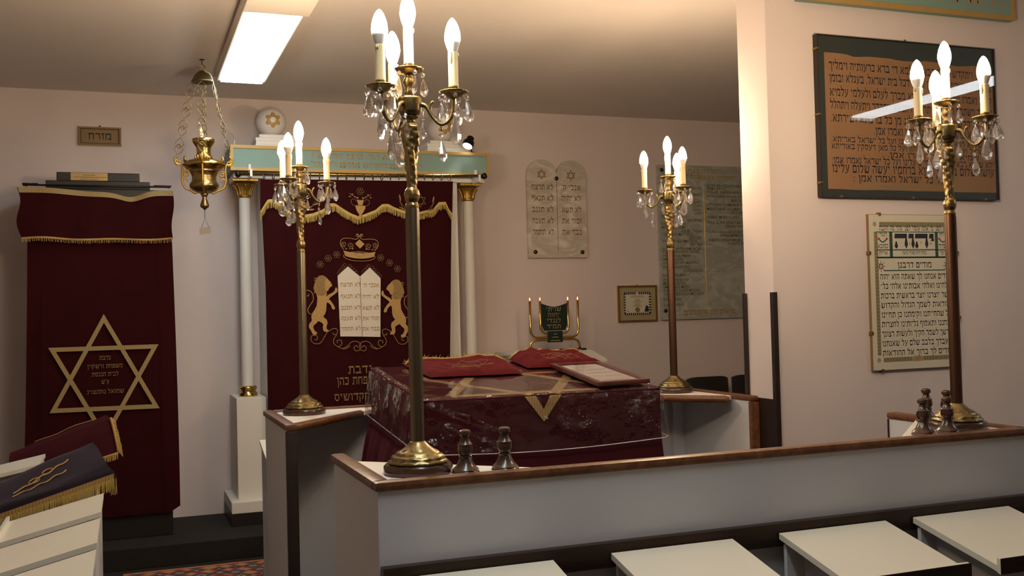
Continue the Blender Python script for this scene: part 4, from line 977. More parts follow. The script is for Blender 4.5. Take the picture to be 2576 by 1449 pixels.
obj('wire', B().tube([(-.565, 6.98, 2.362), (-.577, 6.86, 2.352), (.276, 6.86, 2.354), (.270, 6.98, 2.365)], .006, 8), 'iron', r, smooth=True)
for q in ([(-.50, 6.96, 2.372), (-.585, 6.93, 2.368)], [(.18, 6.96, 2.372), (.285, 6.93, 2.368)]): obj('wire', B().tube(q, .005, 8), 'iron', r, smooth=True)

r = empty('star_curtain', (-.15, 6.88, .30), 'dark burgundy velvet curtain with large gold star hanging on the side cabinet', 'curtain')
def scur(u, v):
    x0 = lerp(-.560, -.605, v ** 1.3); x1 = lerp(.282, .305, math.sin(min(1, v * 1.1) * 1.5)); 
    zb = .285 + .06 * (1 - u) * 0 + .035 * max(0, u - .93) / .07
    f = .010 * math.sin(u * 26 + .8 * math.sin(v * 4)) * (.25 + v) * (1 if abs(u - .5) > .38 else .15)
    return Vector((lerp(x0, x1, u), 6.905 + f, lerp(2.06, zb, v)))
obj('panel', B().grid(scur, 90, 40), 'velvet', r, smooth=True, recalc=False)
def sval(u, v):
    zt = 2.336 - .018 * math.sin(u * 2.5) - .035 * math.exp(-((u - .72) / .10) ** 2) + .006 * math.sin(u * 9); zb = 2.022 + .006 * math.sin(u * 13) - .008 * math.exp(-((u - .62) / .2) ** 2)
    x = lerp(lerp(-.611, -.595, v) + .025 * math.sin(v * math.pi * 2.2) * .6, lerp(.290, .288, v) + .008 * math.sin(v * math.pi * 2), u)
    y = 6.862 + .012 * math.sin(u * 20 + v * 2) * (.3 + .3 * v) + .022 * math.exp(-((u - .70 + .28 * (v - .2)) / .06) ** 2) * (1 - .3 * v) - (.0)
    return Vector((x, y, lerp(zt, zb, v)))
v_ = obj('valance', B().grid(sval, 90, 20), 'velvet', r, smooth=True, recalc=False)
obj('top_braid', B().grid(lambda u, v: sval(u, .03 + .11 * v) + Vector((0, -.005, .012)), 90, 3), 'tape', v_, smooth=True, recalc=False)
obj('bottom_braid', B().grid(lambda u, v: sval(u, .97 + .03 * v) + Vector((0, -.006, -.002 * v)), 90, 1), 'gold', v_, smooth=True, recalc=False)
obj('fringe', fringe(B(), [sval(i / 90, 1) + Vector((0, -.004, .004)) for i in range(91)], .026, .005, .005, seed=12), 'gold', v_, recalc=False)['kind'] = 'stuff'
sM = wallM(6.888)
T1 = [(-.131, 1.554), (.190, .948), (-.449, .953)]; T2 = [(-.451, 1.354), (.190, 1.354), (-.135, .76)]
for nm, T, dw in (('star_band', T1, .0), ('star_band', T2, .0015)):
    cxx = sum(p[0] for p in T) / 3; czz = sum(p[1] for p in T) / 3
    for p, q in zip(T, T[1:] + T[:1]):
        pi = (lerp(p[0], cxx, .135), lerp(p[1], czz, .135)); qi = (lerp(q[0], cxx, .135), lerp(q[1], czz, .135))
        obj(nm, B().prism([p, q, qi, pi], wallM(6.888 - dw), .003), 'tape', r)
b = B()
for s, z, wd_ in (('נדבת', 1.268, .065), ('משפחת ורשקוין', 1.216, .205), ('לבית הכנסת', 1.166, .155), ('ע״ש', 1.118, .045), ('שמואל נוסנצויג', 1.058, .215)):
    text(b, s, sM, -.128, z, .024, wd_, w=.001)
obj('lettering', b, 'goldd', r, recalc=False)

# ================================================================== HANGING ETERNAL LAMP
HX, HY = .456, 6.45
r = empty('hanging_lamp', (HX, HY, 2.17), 'hanging brass eternal lamp with chains below the ceiling', 'lamp')
c = (HX, HY, 0); K = .00241
def hz(y): return 2.449 + (412 - y) * K
obj('ceiling_hook', B().tube([(HX, HY, ZC), (HX, HY, 3.055)], .003, 6).tube([(HX - .015, HY, ZC - .003), (HX + .015, HY, ZC - .003)], .004, 6), 'iron', r, smooth=True)
obj('hanging_ring', B().tube([(HX + .017 * math.cos(a), HY, 3.034 + .018 * math.sin(a)) for a in [i * math.pi / 8 for i in range(16)]], .004, 6, True), 'brass', r, smooth=True)
obj('canopy', B().lathe([(.006, 3.018), (.022, 3.012), (.040, 2.995), (.052, 2.978), (.058, 2.962), (.066, 2.952), (.066, 2.944), (.060, 2.944), (.030, 2.965)], c, 32), 'darkbrass', r, smooth=True)
obj('neck', B().lathe([(.056, hz(349)), (.066, hz(350)), (.067, hz(356)), (.062, hz(360)), (.055, hz(364)), (.046, hz(370)), (.042, hz(378)), (.043, hz(383)), (.041, hz(385)), (.046, hz(392)), (.055, hz(398)), (.064, hz(403))], c, 40), 'brassb', r, smooth=True)
obj('rim_plate', B().lathe([(.060, hz(402)), (.085, hz(404)), (.105, hz(407)), (.112, hz(410)), (.126, hz(414)), (.128, hz(417)), (.110, hz(422)), (.104, hz(426)), (.092, hz(429))], c, 48), 'brassb', r, smooth=True)
obj('bowl', B().lathe([(.092, hz(428)), (.082, hz(434)), (.073, hz(442)), (.070, hz(448)), (.073, hz(451)), (.070, hz(453)), (.076, hz(458)), (.085, hz(463)), (.087, hz(468)), (.082, hz(474)), (.066, hz(480)), (.044, hz(485)), (.022, hz(488))], c, 48), 'brass', r, smooth=True)
obj('finial', B().lathe([(.020, hz(486)), (.024, hz(489)), (.016, hz(494)), (.012, hz(499)), (.016, hz(504)), (.022, hz(511)), (.026, hz(517)), (.023, hz(522)), (.012, hz(525)), (.004, hz(529))], c, 28), 'brass', r, smooth=True)
k = obj('candle', B().lathe([(.012, hz(350)), (.012, hz(333)), (.009, hz(332))], (HX - .012, HY, 0), 16), 'candle', r, auto=40)
obj('red_flame_bulb', B().lathe([(.003, hz(332)), (.008, hz(329)), (.007, hz(326)), (.002, hz(322))], (HX - .012, HY, 0), 12), 'red', r, smooth=True)
ANG = (180, 262, 0, 82)
lk = B()
def heart(sg):
    return [(x * .024, 0, sg * z) for x, z in ((0, .002), (.35, .012), (.85, .026), (1.0, .038), (.75, .050), (.35, .050), (.08, .043))] 
for sg in (1, -1):
    hpt = heart(sg); full = [Vector(p) for p in hpt] + [Vector((-p[0], 0, p[2])) for p in hpt[::-1]]
    full = [p + Vector((0, 0, -sg * .054)) for p in full]
    lk.tube(bez(full, 3), .0022, 5)
for a in range(6): lk.tube([(.009 * math.cos(a) + .004 * math.cos(t), 0, .009 * math.sin(a) + .004 * math.sin(t)) for t in [i * math.pi / 3 for i in range(6)]], .0016, 4, True)
t = obj('chain_link', lk, 'darkbrass', smooth=True); lkm = t.data; bpy.data.objects.remove(t)
for i, a in enumerate(ANG):
    d = Vector((math.cos(R(a)), math.sin(R(a)), 0)); p0 = Vector((HX, HY, 2.946)) + d * .060; p1 = Vector((HX, HY, 2.495)) + d * .152
    n = 4; v = (p1 - p0); ln = v.length / n
    for q in range(n):
        o = bpy.data.objects.new('chain_link', lkm); COL.objects.link(o); o.parent = r
        m = p0 + v * ((q + .5) / n); side = Vector((1, 0, 0)) if i in (0, 1) else Vector((.55, .8, 0)).normalized()
        zax = -v.normalized(); xax = (side - zax * side.dot(zax)).normalized(); yax = zax.cross(xax); s = ln / .112
        o.matrix_basis = Matrix.Translation(m - OFF[r]) @ Matrix(((xax.x * s * .95, yax.x, zax.x * s, 0), (xax.y * s * .95, yax.y, zax.y * s, 0), (xax.z * s * .95, yax.z, zax.z * s, 0), (0, 0, 0, 1)))
    # scroll handle and crest
    def W(rr, z): return Vector((HX, HY, 0)) + d * rr + Vector((0, 0, z))
    b = B().tube([W(p.x, p.y) for p in bez([(.150, 2.495), (.168, 2.475), (.160, 2.445), (.132, 2.442), (.126, 2.400), (.128, 2.345), (.112, 2.300), (.080, 2.285), (.055, 2.268), (.038, 2.275)], 4)], .006, 7)
    b.tube([W(*p) for p in spiral(.148, 2.452, .020, .005, 90, -1.6)], .0045, 6)
    b.tube([W(*p) for p in spiral(.106, 2.385, .022, .005, 0, 1.5)], .0045, 6)
    b.tube([W(p.x, p.y) for p in bez([(.128, 2.35), (.105, 2.355), (.098, 2.335)], 4)], .004, 6)
    obj('scroll_handle', b, 'goldleaf', r, smooth=True)
    b = B(); tang = Vector((-d.y, d.x, 0))
    for j in range(-3, 4):
        for kx in range(2): b.tube([W(.106, 2.452 + .006) + tang * (.012 * j + .004 * kx), W(.112, 2.470 + .016 * math.cos(j * .5)) + tang * (.014 * j), W(.106, 2.476 + .020 * math.cos(j * .5)) + tang * (.013 * j)], [.006, .007, .003], 6)
    obj('crest', b, 'goldleaf', r, smooth=True)
obj('tag_string', B().tube([(HX - .022, HY, 2.055), (HX, HY, 2.118), (HX + .022, HY, 2.062)], .0012, 4).tube([(HX, HY, 2.118), (HX, HY, 2.168)], .0015, 4), 'iron', r, smooth=True)
tg = obj('dedication_tag', B().add([(HX - .032, HY - .002, 2.016), (HX + .032, HY - .002, 2.026), (HX + .032, HY - .002, 2.066), (HX - .032, HY - .002, 2.054), (HX - .032, HY + .001, 2.016), (HX + .032, HY + .001, 2.026), (HX + .032, HY + .001, 2.066), (HX - .032, HY + .001, 2.054)], [(0, 1, 2, 3), (7, 6, 5, 4), (0, 4, 5, 1), (1, 5, 6, 2), (2, 6, 7, 3), (3, 7, 4, 0)]), 'grey', r)
obj('cable', B().tube(bez([(HX + .012, HY - .02, 3.008), (HX + .045, HY - .045, 2.985), (HX + .070, HY - .03, 2.90), (HX + .10, HY + .10, 2.80), (.62, 6.8, 2.745), (.70, 7.115, 2.735), (.705, 7.15, 2.683)], 6), .003, 6).tube(bez([(HX - .012, HY, 2.655), (HX - .016, HY, 2.685), (HX - .026, HY, 2.70)], 4), .0025, 6), 'wire', r, smooth=True)

# ================================================================== WALL PIECES, BACK WALL
def frame4(r, x0, x1, z0, z1, y, wd, t, m, nm='frame_bar'):
    M = wallM(y)
    for q in ([(x0, z1), (x0 + wd, z1 - wd), (x1 - wd, z1 - wd), (x1, z1)], [(x0, z0), (x1, z0), (x1 - wd, z0 + wd), (x0 + wd, z0 + wd)], [(x0, z0), (x0 + wd, z0 + wd), (x0 + wd, z1 - wd), (x0, z1)], [(x1, z0), (x1, z1), (x1 - wd, z1 - wd), (x1 - wd, z0 + wd)]):
        obj(nm, B().prism(q, M, t), m, r)
r = empty('mizrach_plaque', (-.148, YB, 2.715), 'small tan plaque with black Hebrew word in a brown frame on the wall', 'plaque')
obj('board', B().box(-.282, -.014, YB - .015, YB - .001, 2.716, 2.840), 'tan', r)
frame4(r, -.284, -.012, 2.714, 2.842, YB - .012, .013, .012, 'tan')
frame4(r, -.272, -.024, 2.726, 2.830, YB - .020, .004, .005, 'dark', 'inner_bar')
obj('lettering', text(B(), 'מזרח', wallM(YB - .0152), -.148, 2.756, .044, .148, offset=.006, w=.001), 'ink', r, recalc=False)
obj('hook', B().lathe([(.004, 2.842), (.005, 2.848), (.002, 2.855)], (-.148, YB - .012, 0), 8), 'iron', r)

r = empty('stone_tablets', (3.243, YB, 1.926), 'pale marble tablets of the law with engraved Hebrew on the wall', 'tablets')
X0, X1 = 2.988, 3.499; XM = (X0 + X1) / 2; RA_ = (X1 - X0) / 4; ZS = 2.712 - RA_
P = [(X0, 1.926), (X1, 1.926)] + [(XM + RA_ + RA_ * math.cos(R(a)), ZS + RA_ * math.sin(R(a))) for a in range(0, 181, 10)][:-1] + [(XM, ZS - .004)] + [(XM - RA_ + RA_ * math.cos(R(a)), ZS + RA_ * math.sin(R(a))) for a in range(10, 181, 10)]
obj('slab', B().prism(P, wallM(YB - .006), .024), 'marb', r)
tM = wallM(YB - .0301)
b = B()
rows = [2.470, 2.382, 2.290, 2.200, 2.110]
for s, z in zip(('לא תרצח', 'לא תנאף', 'לא תגנב', 'לא תענה', 'לא תחמד'), rows): text(b, s, tM, XM - RA_ * .98, z, .040, .185, offset=.006)
for s, z in zip(("אנכי ה'", 'לא יהיה', 'לא תשא', 'זכור את', 'כבד את'), rows): text(b, s, tM, XM + RA_ * .98, z, .040, .172, offset=.006)
obj('lettering', b, 'brownink', r, recalc=False)
b = B(); star(b, XM - RA_, 2.592, .040, .005, tM, .0006); star(b, XM + RA_, 2.588, .040, .005, tM, .0006); b.strip([(XM, 2.555), (XM, 1.975)], .004, tM, .0006)
obj('engraved_star', b, 'brownink', r, recalc=False)
for x, z in ((XM, 2.562), (X0 + .058, 1.972), (X1 - .045, 1.970)):
    obj('bolt', B().lathe([(.017, 0), (.017, .004), (.012, .009), (.004, .011)], n=16).rot(Matrix.Translation((x, YB - .03, z)) @ Matrix.Rotation(R(90), 4, 'X')), 'bolt', r, smooth=True)

r = empty('memorial_plaque', (4.58, YB, 1.402), 'large grey green marble memorial plaque engraved with names', 'plaque')
obj('slab', B().bbox(4.162, 5.03, YB - .03, YB - .002, 1.402, 2.700, .003), 'marbg', r)
mM = wallM(YB - .0302)
def mz(py): return 1.400 + (807 - py) * (2.693 - 1.400) / (807 - 416)
b = B(); nh = .0205
for py, al, s in ((470, 'R', 'WESTON'), (486, 'R', 'BACH'), (497, 'L', 'MARGARETA'), (506, 'R', 'HERBERT'), (515, 'R', 'COHEN'), (525, 'R', 'CAHAN'), (534, 'R', 'COEN'), (543, 'L', 'SEMNER LOWI'), (552, 'R', 'SAU BENA'), (561, 'L', 'ROSA DI COZEN'), (570, 'L', 'MINA METZ OME'), (579, 'R', 'RAHEL TABAK'),
                  (588, 'L', 'TZIPI DAS MATTEUS'), (596, 'R', 'JEICIES'), (605, 'L', 'SHLOMEK BEN MATTEUS'), (613, 'R', 'JEICIES'), (624, 'L', 'ALBERTO AVRAHAM SACHS'), (632, 'L', 'ROSA HANANI IN SACHS'), (642, 'L', 'WILLIAM KAUFMAN'), (651, 'L', 'SMUEL RAVNI'), (660, 'L', 'ARON ISIDORO MAESTRO'), (671, 'L', 'IRAN LAKHT FEIZ'), (680, 'R', 'JOUYANDEGAN'),
                  (691, 'L', 'RAV BENJAMIN'), (703, 'L', 'JOSEF SPANDORF'), (712, 'L', 'MENA BURSTIN'), (721, 'L', 'EMANUELE MISES'), (730, 'L', 'EDOARDO DAVID MILANO'), (739, 'L', 'YAKOV BEN SHLOMO REISS'), (752, 'L', 'ROSA NAGEL'), (766, 'L', 'SARA THERER')):
    text(b, s, mM, 4.185 if al == 'L' else 4.570, mz(py) - nh, nh, min(.385, len(s) * .0176), al, .012)
for py, al, s in ((462, 'L', 'ALTER BEN-ZION KAFKA'), (470, 'L', 'FREMA KAFKA'), (479, 'L', 'YITSHAK YEHUDA KAFKA'), (489, 'L', 'SHON KAFKA BEN ALTER'), (500, 'R', 'BEN ZION'), (511, 'L', 'VITTORIO HAIM BASEVI'), (522, 'L', 'MARIE DIANE SHULMAN'), (530, 'R', 'IN COHEN'), (543, 'L', 'ALBERT MOISE COHEN'), (557, 'L', 'PERA GLIKA SZULC BAT'), (567, 'R', 'THEOPATOWSKI'), (581, 'L', 'CLARA NEHA SZULC BAT'), (590, 'R', 'AVRAHAM MESSNER'), (602, 'L', 'ALBERTO AVRAHAM BEN'), (611, 'R', 'AUGUSTO FOA')):
    text(b, s, mM, 4.625 if al == 'L' else 5.01, mz(py) - nh, nh, min(.385, len(s) * .0176), al, .012)
obj('engraved_name', b, 'olive', r, recalc=False)
b = B(); text(b, 'לזכרון נצח', mM, 4.60, mz(434), .034, .30, offset=.006); text(b, 'יזכור ה׳ את נשמות יקירינו', mM, 4.60, mz(448), .032, .60, offset=.006)
text(b, 'יבא שלום ינוחו על משכבותם', mM, 4.63, mz(795), .040, .52, offset=.006)
obj('gilt_lettering', b, 'goldink', r, recalc=False)
obj('centre_line', B().strip([(4.600, mz(460)), (4.600, mz(775))], .006, mM, .0006), 'goldink', r, recalc=False)
for x, z in ((4.20, 2.655), (4.99, 2.655), (4.20, mz(783)), (4.99, mz(783))):
    obj('bolt', B().lathe([(.017, 0), (.017, .004), (.012, .009), (.004, .011)], n=16).rot(Matrix.Translation((x, YB - .03, z)) @ Matrix.Rotation(R(90), 4, 'X')), 'bolt', r, smooth=True)

r = empty('certificate', (3.95, YB, 1.395), 'small certificate with round gold seal in a thin gold frame', 'picture')
x0, x1, z0, z1 = 3.768, 4.130, 1.395, 1.694; cM = wallM(YB - .0105)
obj('mount', B().box(x0 + .008, x1 - .008, YB - .010, YB - .001, z0 + .008, z1 - .008), 'card', r)
frame4(r, x0, x1, z0, z1, YB - .001, .014, .020, 'brassb')
obj('paper', B().box(x0 + .055, x1 - .055, YB - .0105, YB - .010, z0 + .055, z1 - .055), 'paper', r)
b = B(); q = [x0 + .055, x1 - .055, z0 + .055, z1 - .055]
for i in range(13):
    u = lerp(q[0] + .012, q[1] - .012, i / 12)
    if abs(i - 6) > 0: b.prism([(u - .008, q[3]), (u + .008, q[3]), (u + .005, q[3] - .018), (u - .004, q[3] - .022)], cM, .0006)
    b.prism([(u - .008, q[2]), (u + .007, q[2]), (u + .005, q[2] + .020), (u - .005, q[2] + .018)], cM, .0006)
for i in range(8):
    v = lerp(q[2] + .018, q[3] - .018, i / 7)
    b.prism([(q[0], v - .007), (q[0] + .020, v - .004), (q[0] + .018, v + .006), (q[0], v + .008)], cM, .0006); b.prism([(q[1], v - .007), (q[1] - .020, v - .004), (q[1] - .018, v + .006), (q[1], v + .008)], cM, .0006)
b.prism([(q[1] - .062, q[2] + .026), (q[1] - .022, q[2] + .026), (q[1] - .022, q[2] + .065), (q[1] - .046, q[2] + .082)], cM, .0006)
b.prism([(q[0] + .03, q[2] + .04), (q[0] + .042, q[2] + .027), (q[0] + .045, q[2] + .035)], cM, .0006)
obj('printed_border', b, 'ink', r, recalc=False)
b = B(); cx_ = (x0 + x1) / 2
for z, wd_ in ((1.608, .11), (1.598, .13), (1.580, .05), (1.568, .045), (1.560, .09), (1.550, .04), (1.540, .07), (1.530, .05), (1.522, .09)): b.strip([(cx_ - wd_ / 2, z), (cx_ + wd_ / 2, z)], .004, cM, .0005)
obj('print', b, 'oliveink', r, recalc=False)
obj('seal', B().prism(ring(cx_, z0 + .098, .022, 20), cM, .0012), 'plate', r)
obj('hook', B().lathe([(.004, z1), (.005, z1 + .008), (.002, z1 + .012)], (cx_, YB - .010, 0), 8), 'brass', r)
obj('glass', B().box(x0 + .012, x1 - .012, YB - .014, YB - .0125, z0 + .012, z1 - .012), 'pane', r)

# ------------------------------------------------------------------ shiviti lamp on the cantor's stand
r = empty('cantor_stand', (2.98, 7.1, .13), 'white reading stand by the wall below the stone tablets', 'lectern')
obj('body', B().bbox(2.72, 3.28, 7.12, 7.46, .13, 1.175, .004), 'white2', r)
obj('sloped_top', B().add([(2.66, 6.86, 1.115), (3.33, 6.86, 1.115), (3.33, 7.12, 1.175), (2.66, 7.12, 1.175), (2.66, 6.86, 1.135), (3.33, 6.86, 1.135), (3.33, 7.12, 1.195), (2.66, 7.12, 1.195)], [(0, 1, 2, 3), (7, 6, 5, 4), (0, 4, 5, 1), (1, 5, 6, 2), (2, 6, 7, 3), (3, 7, 4, 0)]), 'white2', r)
obj('ledge', B().box(2.66, 3.33, 7.12, 7.46, 1.175, 1.195), 'white2', r)
o = obj('paper_card', B().add([(2.688, 6.96, 1.172), (3.055, 6.96, 1.166), (3.048, 7.10, 1.212), (2.672, 7.10, 1.214), (2.688, 6.96, 1.168), (3.055, 6.96, 1.162), (3.048, 7.10, 1.208), (2.672, 7.10, 1.210)], [(0, 1, 2, 3), (7, 6, 5, 4), (0, 4, 5, 1), (1, 5, 6, 2), (2, 6, 7, 3), (3, 7, 4, 0)]), 'paper')
tag(o, 'cream card leaning on the stand before the shiviti lamp', 'card')
SX, SY = 3.057, 7.20
r = empty('shiviti_lamp', (SX, SY, 1.195), 'four armed brass tube lamp with green Hebrew plaque below the stone tablets', 'lamp')
tr_ = .0095
def U(hw, zt, zb, rad, zt2=None):
    P = [(SX - hw, SY, zt)]
    P += [(SX - hw + rad - rad * math.cos(R(a)), SY, zb + rad - rad * math.sin(R(a))) for a in range(0, 91, 15)]
    P += [(SX + hw - rad + rad * math.sin(R(a)), SY, zb + rad - rad * math.cos(R(a))) for a in range(0, 91, 15)]
    return P + [(SX + hw, SY, zt2 or zt)]
arms = []
obj('outer_arm', B().tube(U(.198, 1.578, 1.300, .055), tr_, 14), 'brassb', r, smooth=True)
obj('inner_arm', B().tube(U(.115, 1.576, 1.328, .050), tr_, 14), 'brassb', r, smooth=True)
obj('foot', B().tube([(SX - .205, SY, 1.203)] + [(SX - .155 - .05 * math.cos(R(a)), SY, 1.232 + .05 * math.sin(R(a))) for a in range(0, 91, 15)] + [(SX + .155 + .05 * math.sin(R(a)), SY, 1.232 + .05 * math.cos(R(a))) for a in range(0, 91, 15)] + [(SX + .205, SY, 1.203)], tr_, 14), 'brassb', r, smooth=True)
obj('foot_slab', B().bbox(SX - .235, SX + .245, SY - .04, SY + .04, 1.195, 1.212, .003), 'green', r)
pp = [(SX - .104, 1.560)] + [(SX - .104 + .208 * i / 10, 1.560 - .026 * math.sin(math.pi * i / 10)) for i in range(1, 10)] + [(SX + .104, 1.560), (SX + .104, 1.39), (SX + .085, 1.352), (SX - .085, 1.352), (SX - .104, 1.39)]
k = obj('green_plaque', B().prism(pp, wallM(SY + .004), .008), 'green', r)
b = B()
for s, z, wd_ in (('שויתי', 1.500, .125), ('יהוה', 1.456, .095), ('לנגדי', 1.412, .115), ('תמיד', 1.368, .115)): text(b, s, wallM(SY - .0042), SX - .006, z, .030, wd_, w=.0006, offset=.006)
obj('lettering', b, 'plate', k, recalc=False)
k = obj('lower_plaque', B().bbox(SX - .062, SX + .062, SY - .012, SY + .004, 1.262, 1.348, .002), 'green', r)
b = B()
for z, wd_ in ((1.326, .03), (1.302, .05), (1.276, .08)): b.strip([(SX - wd_ / 2, z), (SX + wd_ / 2, z)], .006, wallM(SY - .0122), .0005)
obj('engraving', b, 'plate', k, recalc=False)
for x in (SX - .198, SX - .115, SX + .115, SX + .198):
    z = 1.578
    k = obj('flame_bulb', B().lathe([(.008, z), (.0105, z + .012), (.0095, z + .028), (.006, z + .044), (.002, z + .054)], (x, SY, 0), 12), 'bulbglass', r, smooth=True)
    obj('filament', B().lathe([(.002, z + .004), (.0045, z + .012), (.0035, z + .022), (.001, z + .028)], (x, SY, 0), 8), 'red', k, smooth=True)

# ------------------------------------------------------------------ chairs behind the bimah
def chair(x, y, label, rz):
    r = empty('stacking_chair', (0, 0, 0), label, 'chair', 'black chairs along the back wall')
    def bk(u, v):
        X = lerp(-.19, .19, u); return Vector((X, .20 - .035 * math.cos(X * 7) + .02 * v, .50 + .30 * v - (.018 * (abs(u - .5) * 2) ** 6 if v > .9 else 0)))
    b = B(); b.grid(bk, 14, 8); b.grid(lambda u, v: bk(u, v) + Vector((0, .028, 0)), 14, 8)
    for e in (0, 1):
        b.grid(lambda u, v: bk(e, u) + Vector((0, .028 * v, 0)), 8, 1); b.grid(lambda u, v: bk(u, e) + Vector((0, .028 * v, 0)), 14, 1)
    obj('backrest', b, 'blk', r, smooth=True)
    obj('seat', B().bbox(-.21, .21, -.22, .18, .42, .46, .015), 'blk', r, auto=40)
    for sx in (-1, 1):
        obj('leg', B().tube([(sx * .19, -.19, 0), (sx * .185, -.18, .42)], .010, 8), 'chrome', r, smooth=True)
        obj('leg', B().tube([(sx * .19, .20, 0), (sx * .185, .17, .42), (sx * .15, .20, .60)], .010, 8), 'chrome', r, smooth=True)
    r.location = (x, y, .13); r.rotation_euler.z = R(rz); return r
chair(4.47, 7.12, 'black stacking chair under the memorial plaque next to the copper candelabrum', 0)
chair(4.90, 7.12, 'black stacking chair mostly hidden behind the dark trimmed wall end', 0)

# ================================================================== WALL PIECES, RIGHT WALL (plane y = 3.84)
YR = 3.84
r = empty('wall_sign', (3.4, YR, 2.87), 'turquoise sign with gold border high on the wall above the parchment prayer', 'sign')
obj('board', B().box(2.10 + .75, 4.117, YR - .040, YR - .001, 2.872, 3.075), 'turq', r)
frame4(r, 2.85, 4.119, 2.870, 3.077, YR - .036, .024, .008, 'goldpaint')
obj('lettering', text(B(), 'דע לפני מי אתה עומד מלך גדול יי', wallM(YR - .0402), 3.49, 2.930, .095, 1.12, offset=.006, w=.001), 'orange', r, recalc=False)

r = empty('parchment_prayer', (3.46, YR, 1.99), 'large framed brown parchment with printed Hebrew prayer behind the dark candelabrum', 'picture')
x0, x1, z0, z1 = 2.945, 3.985, 1.988, 2.722
obj('backing', B().box(x0, x1, YR - .022, YR - .001, z0, z1), 'greenblack', r)
rnd = random.Random(2); px0, px1, pz0, pz1 = 2.985, 3.975, 2.020, 2.632
pp = [(lerp(px0, px1, i / 14), pz0 + rnd.uniform(-.001, .002)) for i in range(15)] + [(px1, lerp(pz0, pz1, i / 6)) for i in range(1, 6)] + [(lerp(px1, px0, i / 24), pz1 + .004 * math.sin(i * .9) + rnd.uniform(-.003, .004) + .008 * (i / 24)) for i in range(25)]
obj('parchment', B().prism(pp, wallM(YR - .022), .0012), 'parch', r)
kM = wallM(YR - .0234); b = B()
KT = [('יתגדל ויתקדש שמה רבא בעלמא די ברא כרעותיה וימליך', 2.570, .034), ('מלכותיה בחייכון וביומיכון ובחיי דכל בית ישראל. בעגלא ובזמן', 2.512, .034), ('קריב ואמרו אמן יהא שמיה רבא מברך לעלם ולעלמי עלמיא', 2.448, .034),
      ('יתברך וישתבח ויתפאר ויתרומם ויתנשא ויתהדר ויתעלה ויתהלל', 2.390, .034), ('שמיה דקדשא בריך הוא לעלא מן כל ברכתא ושירתא.', 2.330, .034), ('תשבחתא ונחמתא דאמירן בעלמא ואמרו אמן.', 2.278, .034),
      ('יהא שלמא רבא מן שמיא וחיים עלינו ועל כל ישראל באריתא.', 2.238, .024), ('על ישראל ועל רבנן ועל תלמידיהון ועל כל מאן דעסקין באוריתא', 2.206, .024), ('שמיא וארעא ואמרו אמן.', 2.174, .024), ('יהא שלמא רבא מן שמיא וחיים עלינו ועל כל ישראל ואמרו אמן:', 2.140, .028), ('עושה שלום במרומיו הוא ברחמיו יעשה שלום עלינו', 2.098, .036), ('ועל כל ישראל ואמרו אמן :', 2.058, .030)]
for i, (s, z, h) in enumerate(KT):
    al = 'C'; full = i not in (5, 8, 11)
    text(b, s, kM, 3.487 if full else (3.60 if i != 11 else 3.40), z, h, .955 if full else (.70 if i == 5 else .55), offset=.006, w=.0005)
q = [(3.150, 2.034), (3.80, 2.034), (3.80, 2.052), (3.150, 2.052)]
obj('print', b, 'ink', r, recalc=False)
frame_b = B().strip([(3.12, 2.026), (3.85, 2.026), (3.85, 2.050), (3.12, 2.050)], .002, kM, .0004, True)
for z in (2.043, 2.033):
    rnd = random.Random(int(z * 999)); u = 3.14
    while u < 3.83: l = rnd.uniform(.008, .03); frame_b.strip([(u, z), (u + l, z)], .004, kM, .0004); u += l + .006
obj('imprint_box', frame_b, 'oliveink', r, recalc=False)
obj('glass', B().box(x0, x1, YR - .029, YR - .026, z0, z1), 'pane', r)
frame4(r, x0 - .003, x1 + .003, z0 - .003, z1 + .003, YR - .001, .004, .030, 'dark', 'edge_strip')
for x, z in ((x0, 2.66), (x0, 2.36), (x0, 2.05), (3.05, z0), (3.46, z0), (3.9, z0)):
    obj('clip', B().bbox(x - .006, x + .008, YR - .032, YR - .001, z - .004, z + .004, .001), 'brass', r)
obj('hook', B().tube(bez([(3.45, YR - .01, z1), (3.456, YR - .014, z1 + .014), (3.466, YR - .010, z1 + .012)], 4), .0022, 6), 'brass', r, smooth=True)

r = empty('blessing_poster', (3.466, YR, 1.19), 'cream poster of black Hebrew blessing with olive border behind the dark candelabrum pole', 'poster')
x0, x1, z0, z1 = 3.207, 3.724, 1.187, 1.910
obj('backing', B().box(x0, x1, YR - .016, YR - .001, z0, z1), 'tan', r)
obj('sheet', B().box(x0 + .002, x1 - .002, YR - .0175, YR - .016, z0 + .002, z1 - .002), 'paper', r)
dM = wallM(YR - .0176)
def Q(zx, zy): return (3.205 + (zx - 120) * .001003, 1.911 - (zy - 88) * .000783)   # from sketch units to metres on the sheet
b = B(); bx = []
cw = x1 - x0
L0, L1, T0, T1 = x0 + .030, x1 - .030, z0 + .050, z1 - .036
n = 24
for i in range(n):
    u = lerp(L0 + .03, L1 - .03, (i + .5) / n); hw = (L1 - L0 - .06) / n * .40
    for z in (T1 - .010, T0 - .002):
        if z < 1.3 and abs(u - 3.466) < .03: continue
        b.prism([(u - hw, z - .009), (u + hw, z - .009), (u + hw, z + .009), (u - hw, z + .009)], dM, .0003); 
n = 36
for i in range(n):
    v = lerp(T0 + .02, T1 - .045, (i + .5) / n); hh = (T1 - T0 - .065) / n * .40
    for u in (L0 + .008, L1 - .008): b.prism([(u - .008, v - hh), (u + .008, v - hh), (u + .008, v + hh), (u - .008, v + hh)], dM, .0003)
obj('printed_border', b, 'oliveink', r, recalc=False)
b = B(); eM2 = wallM(YR - .01755)
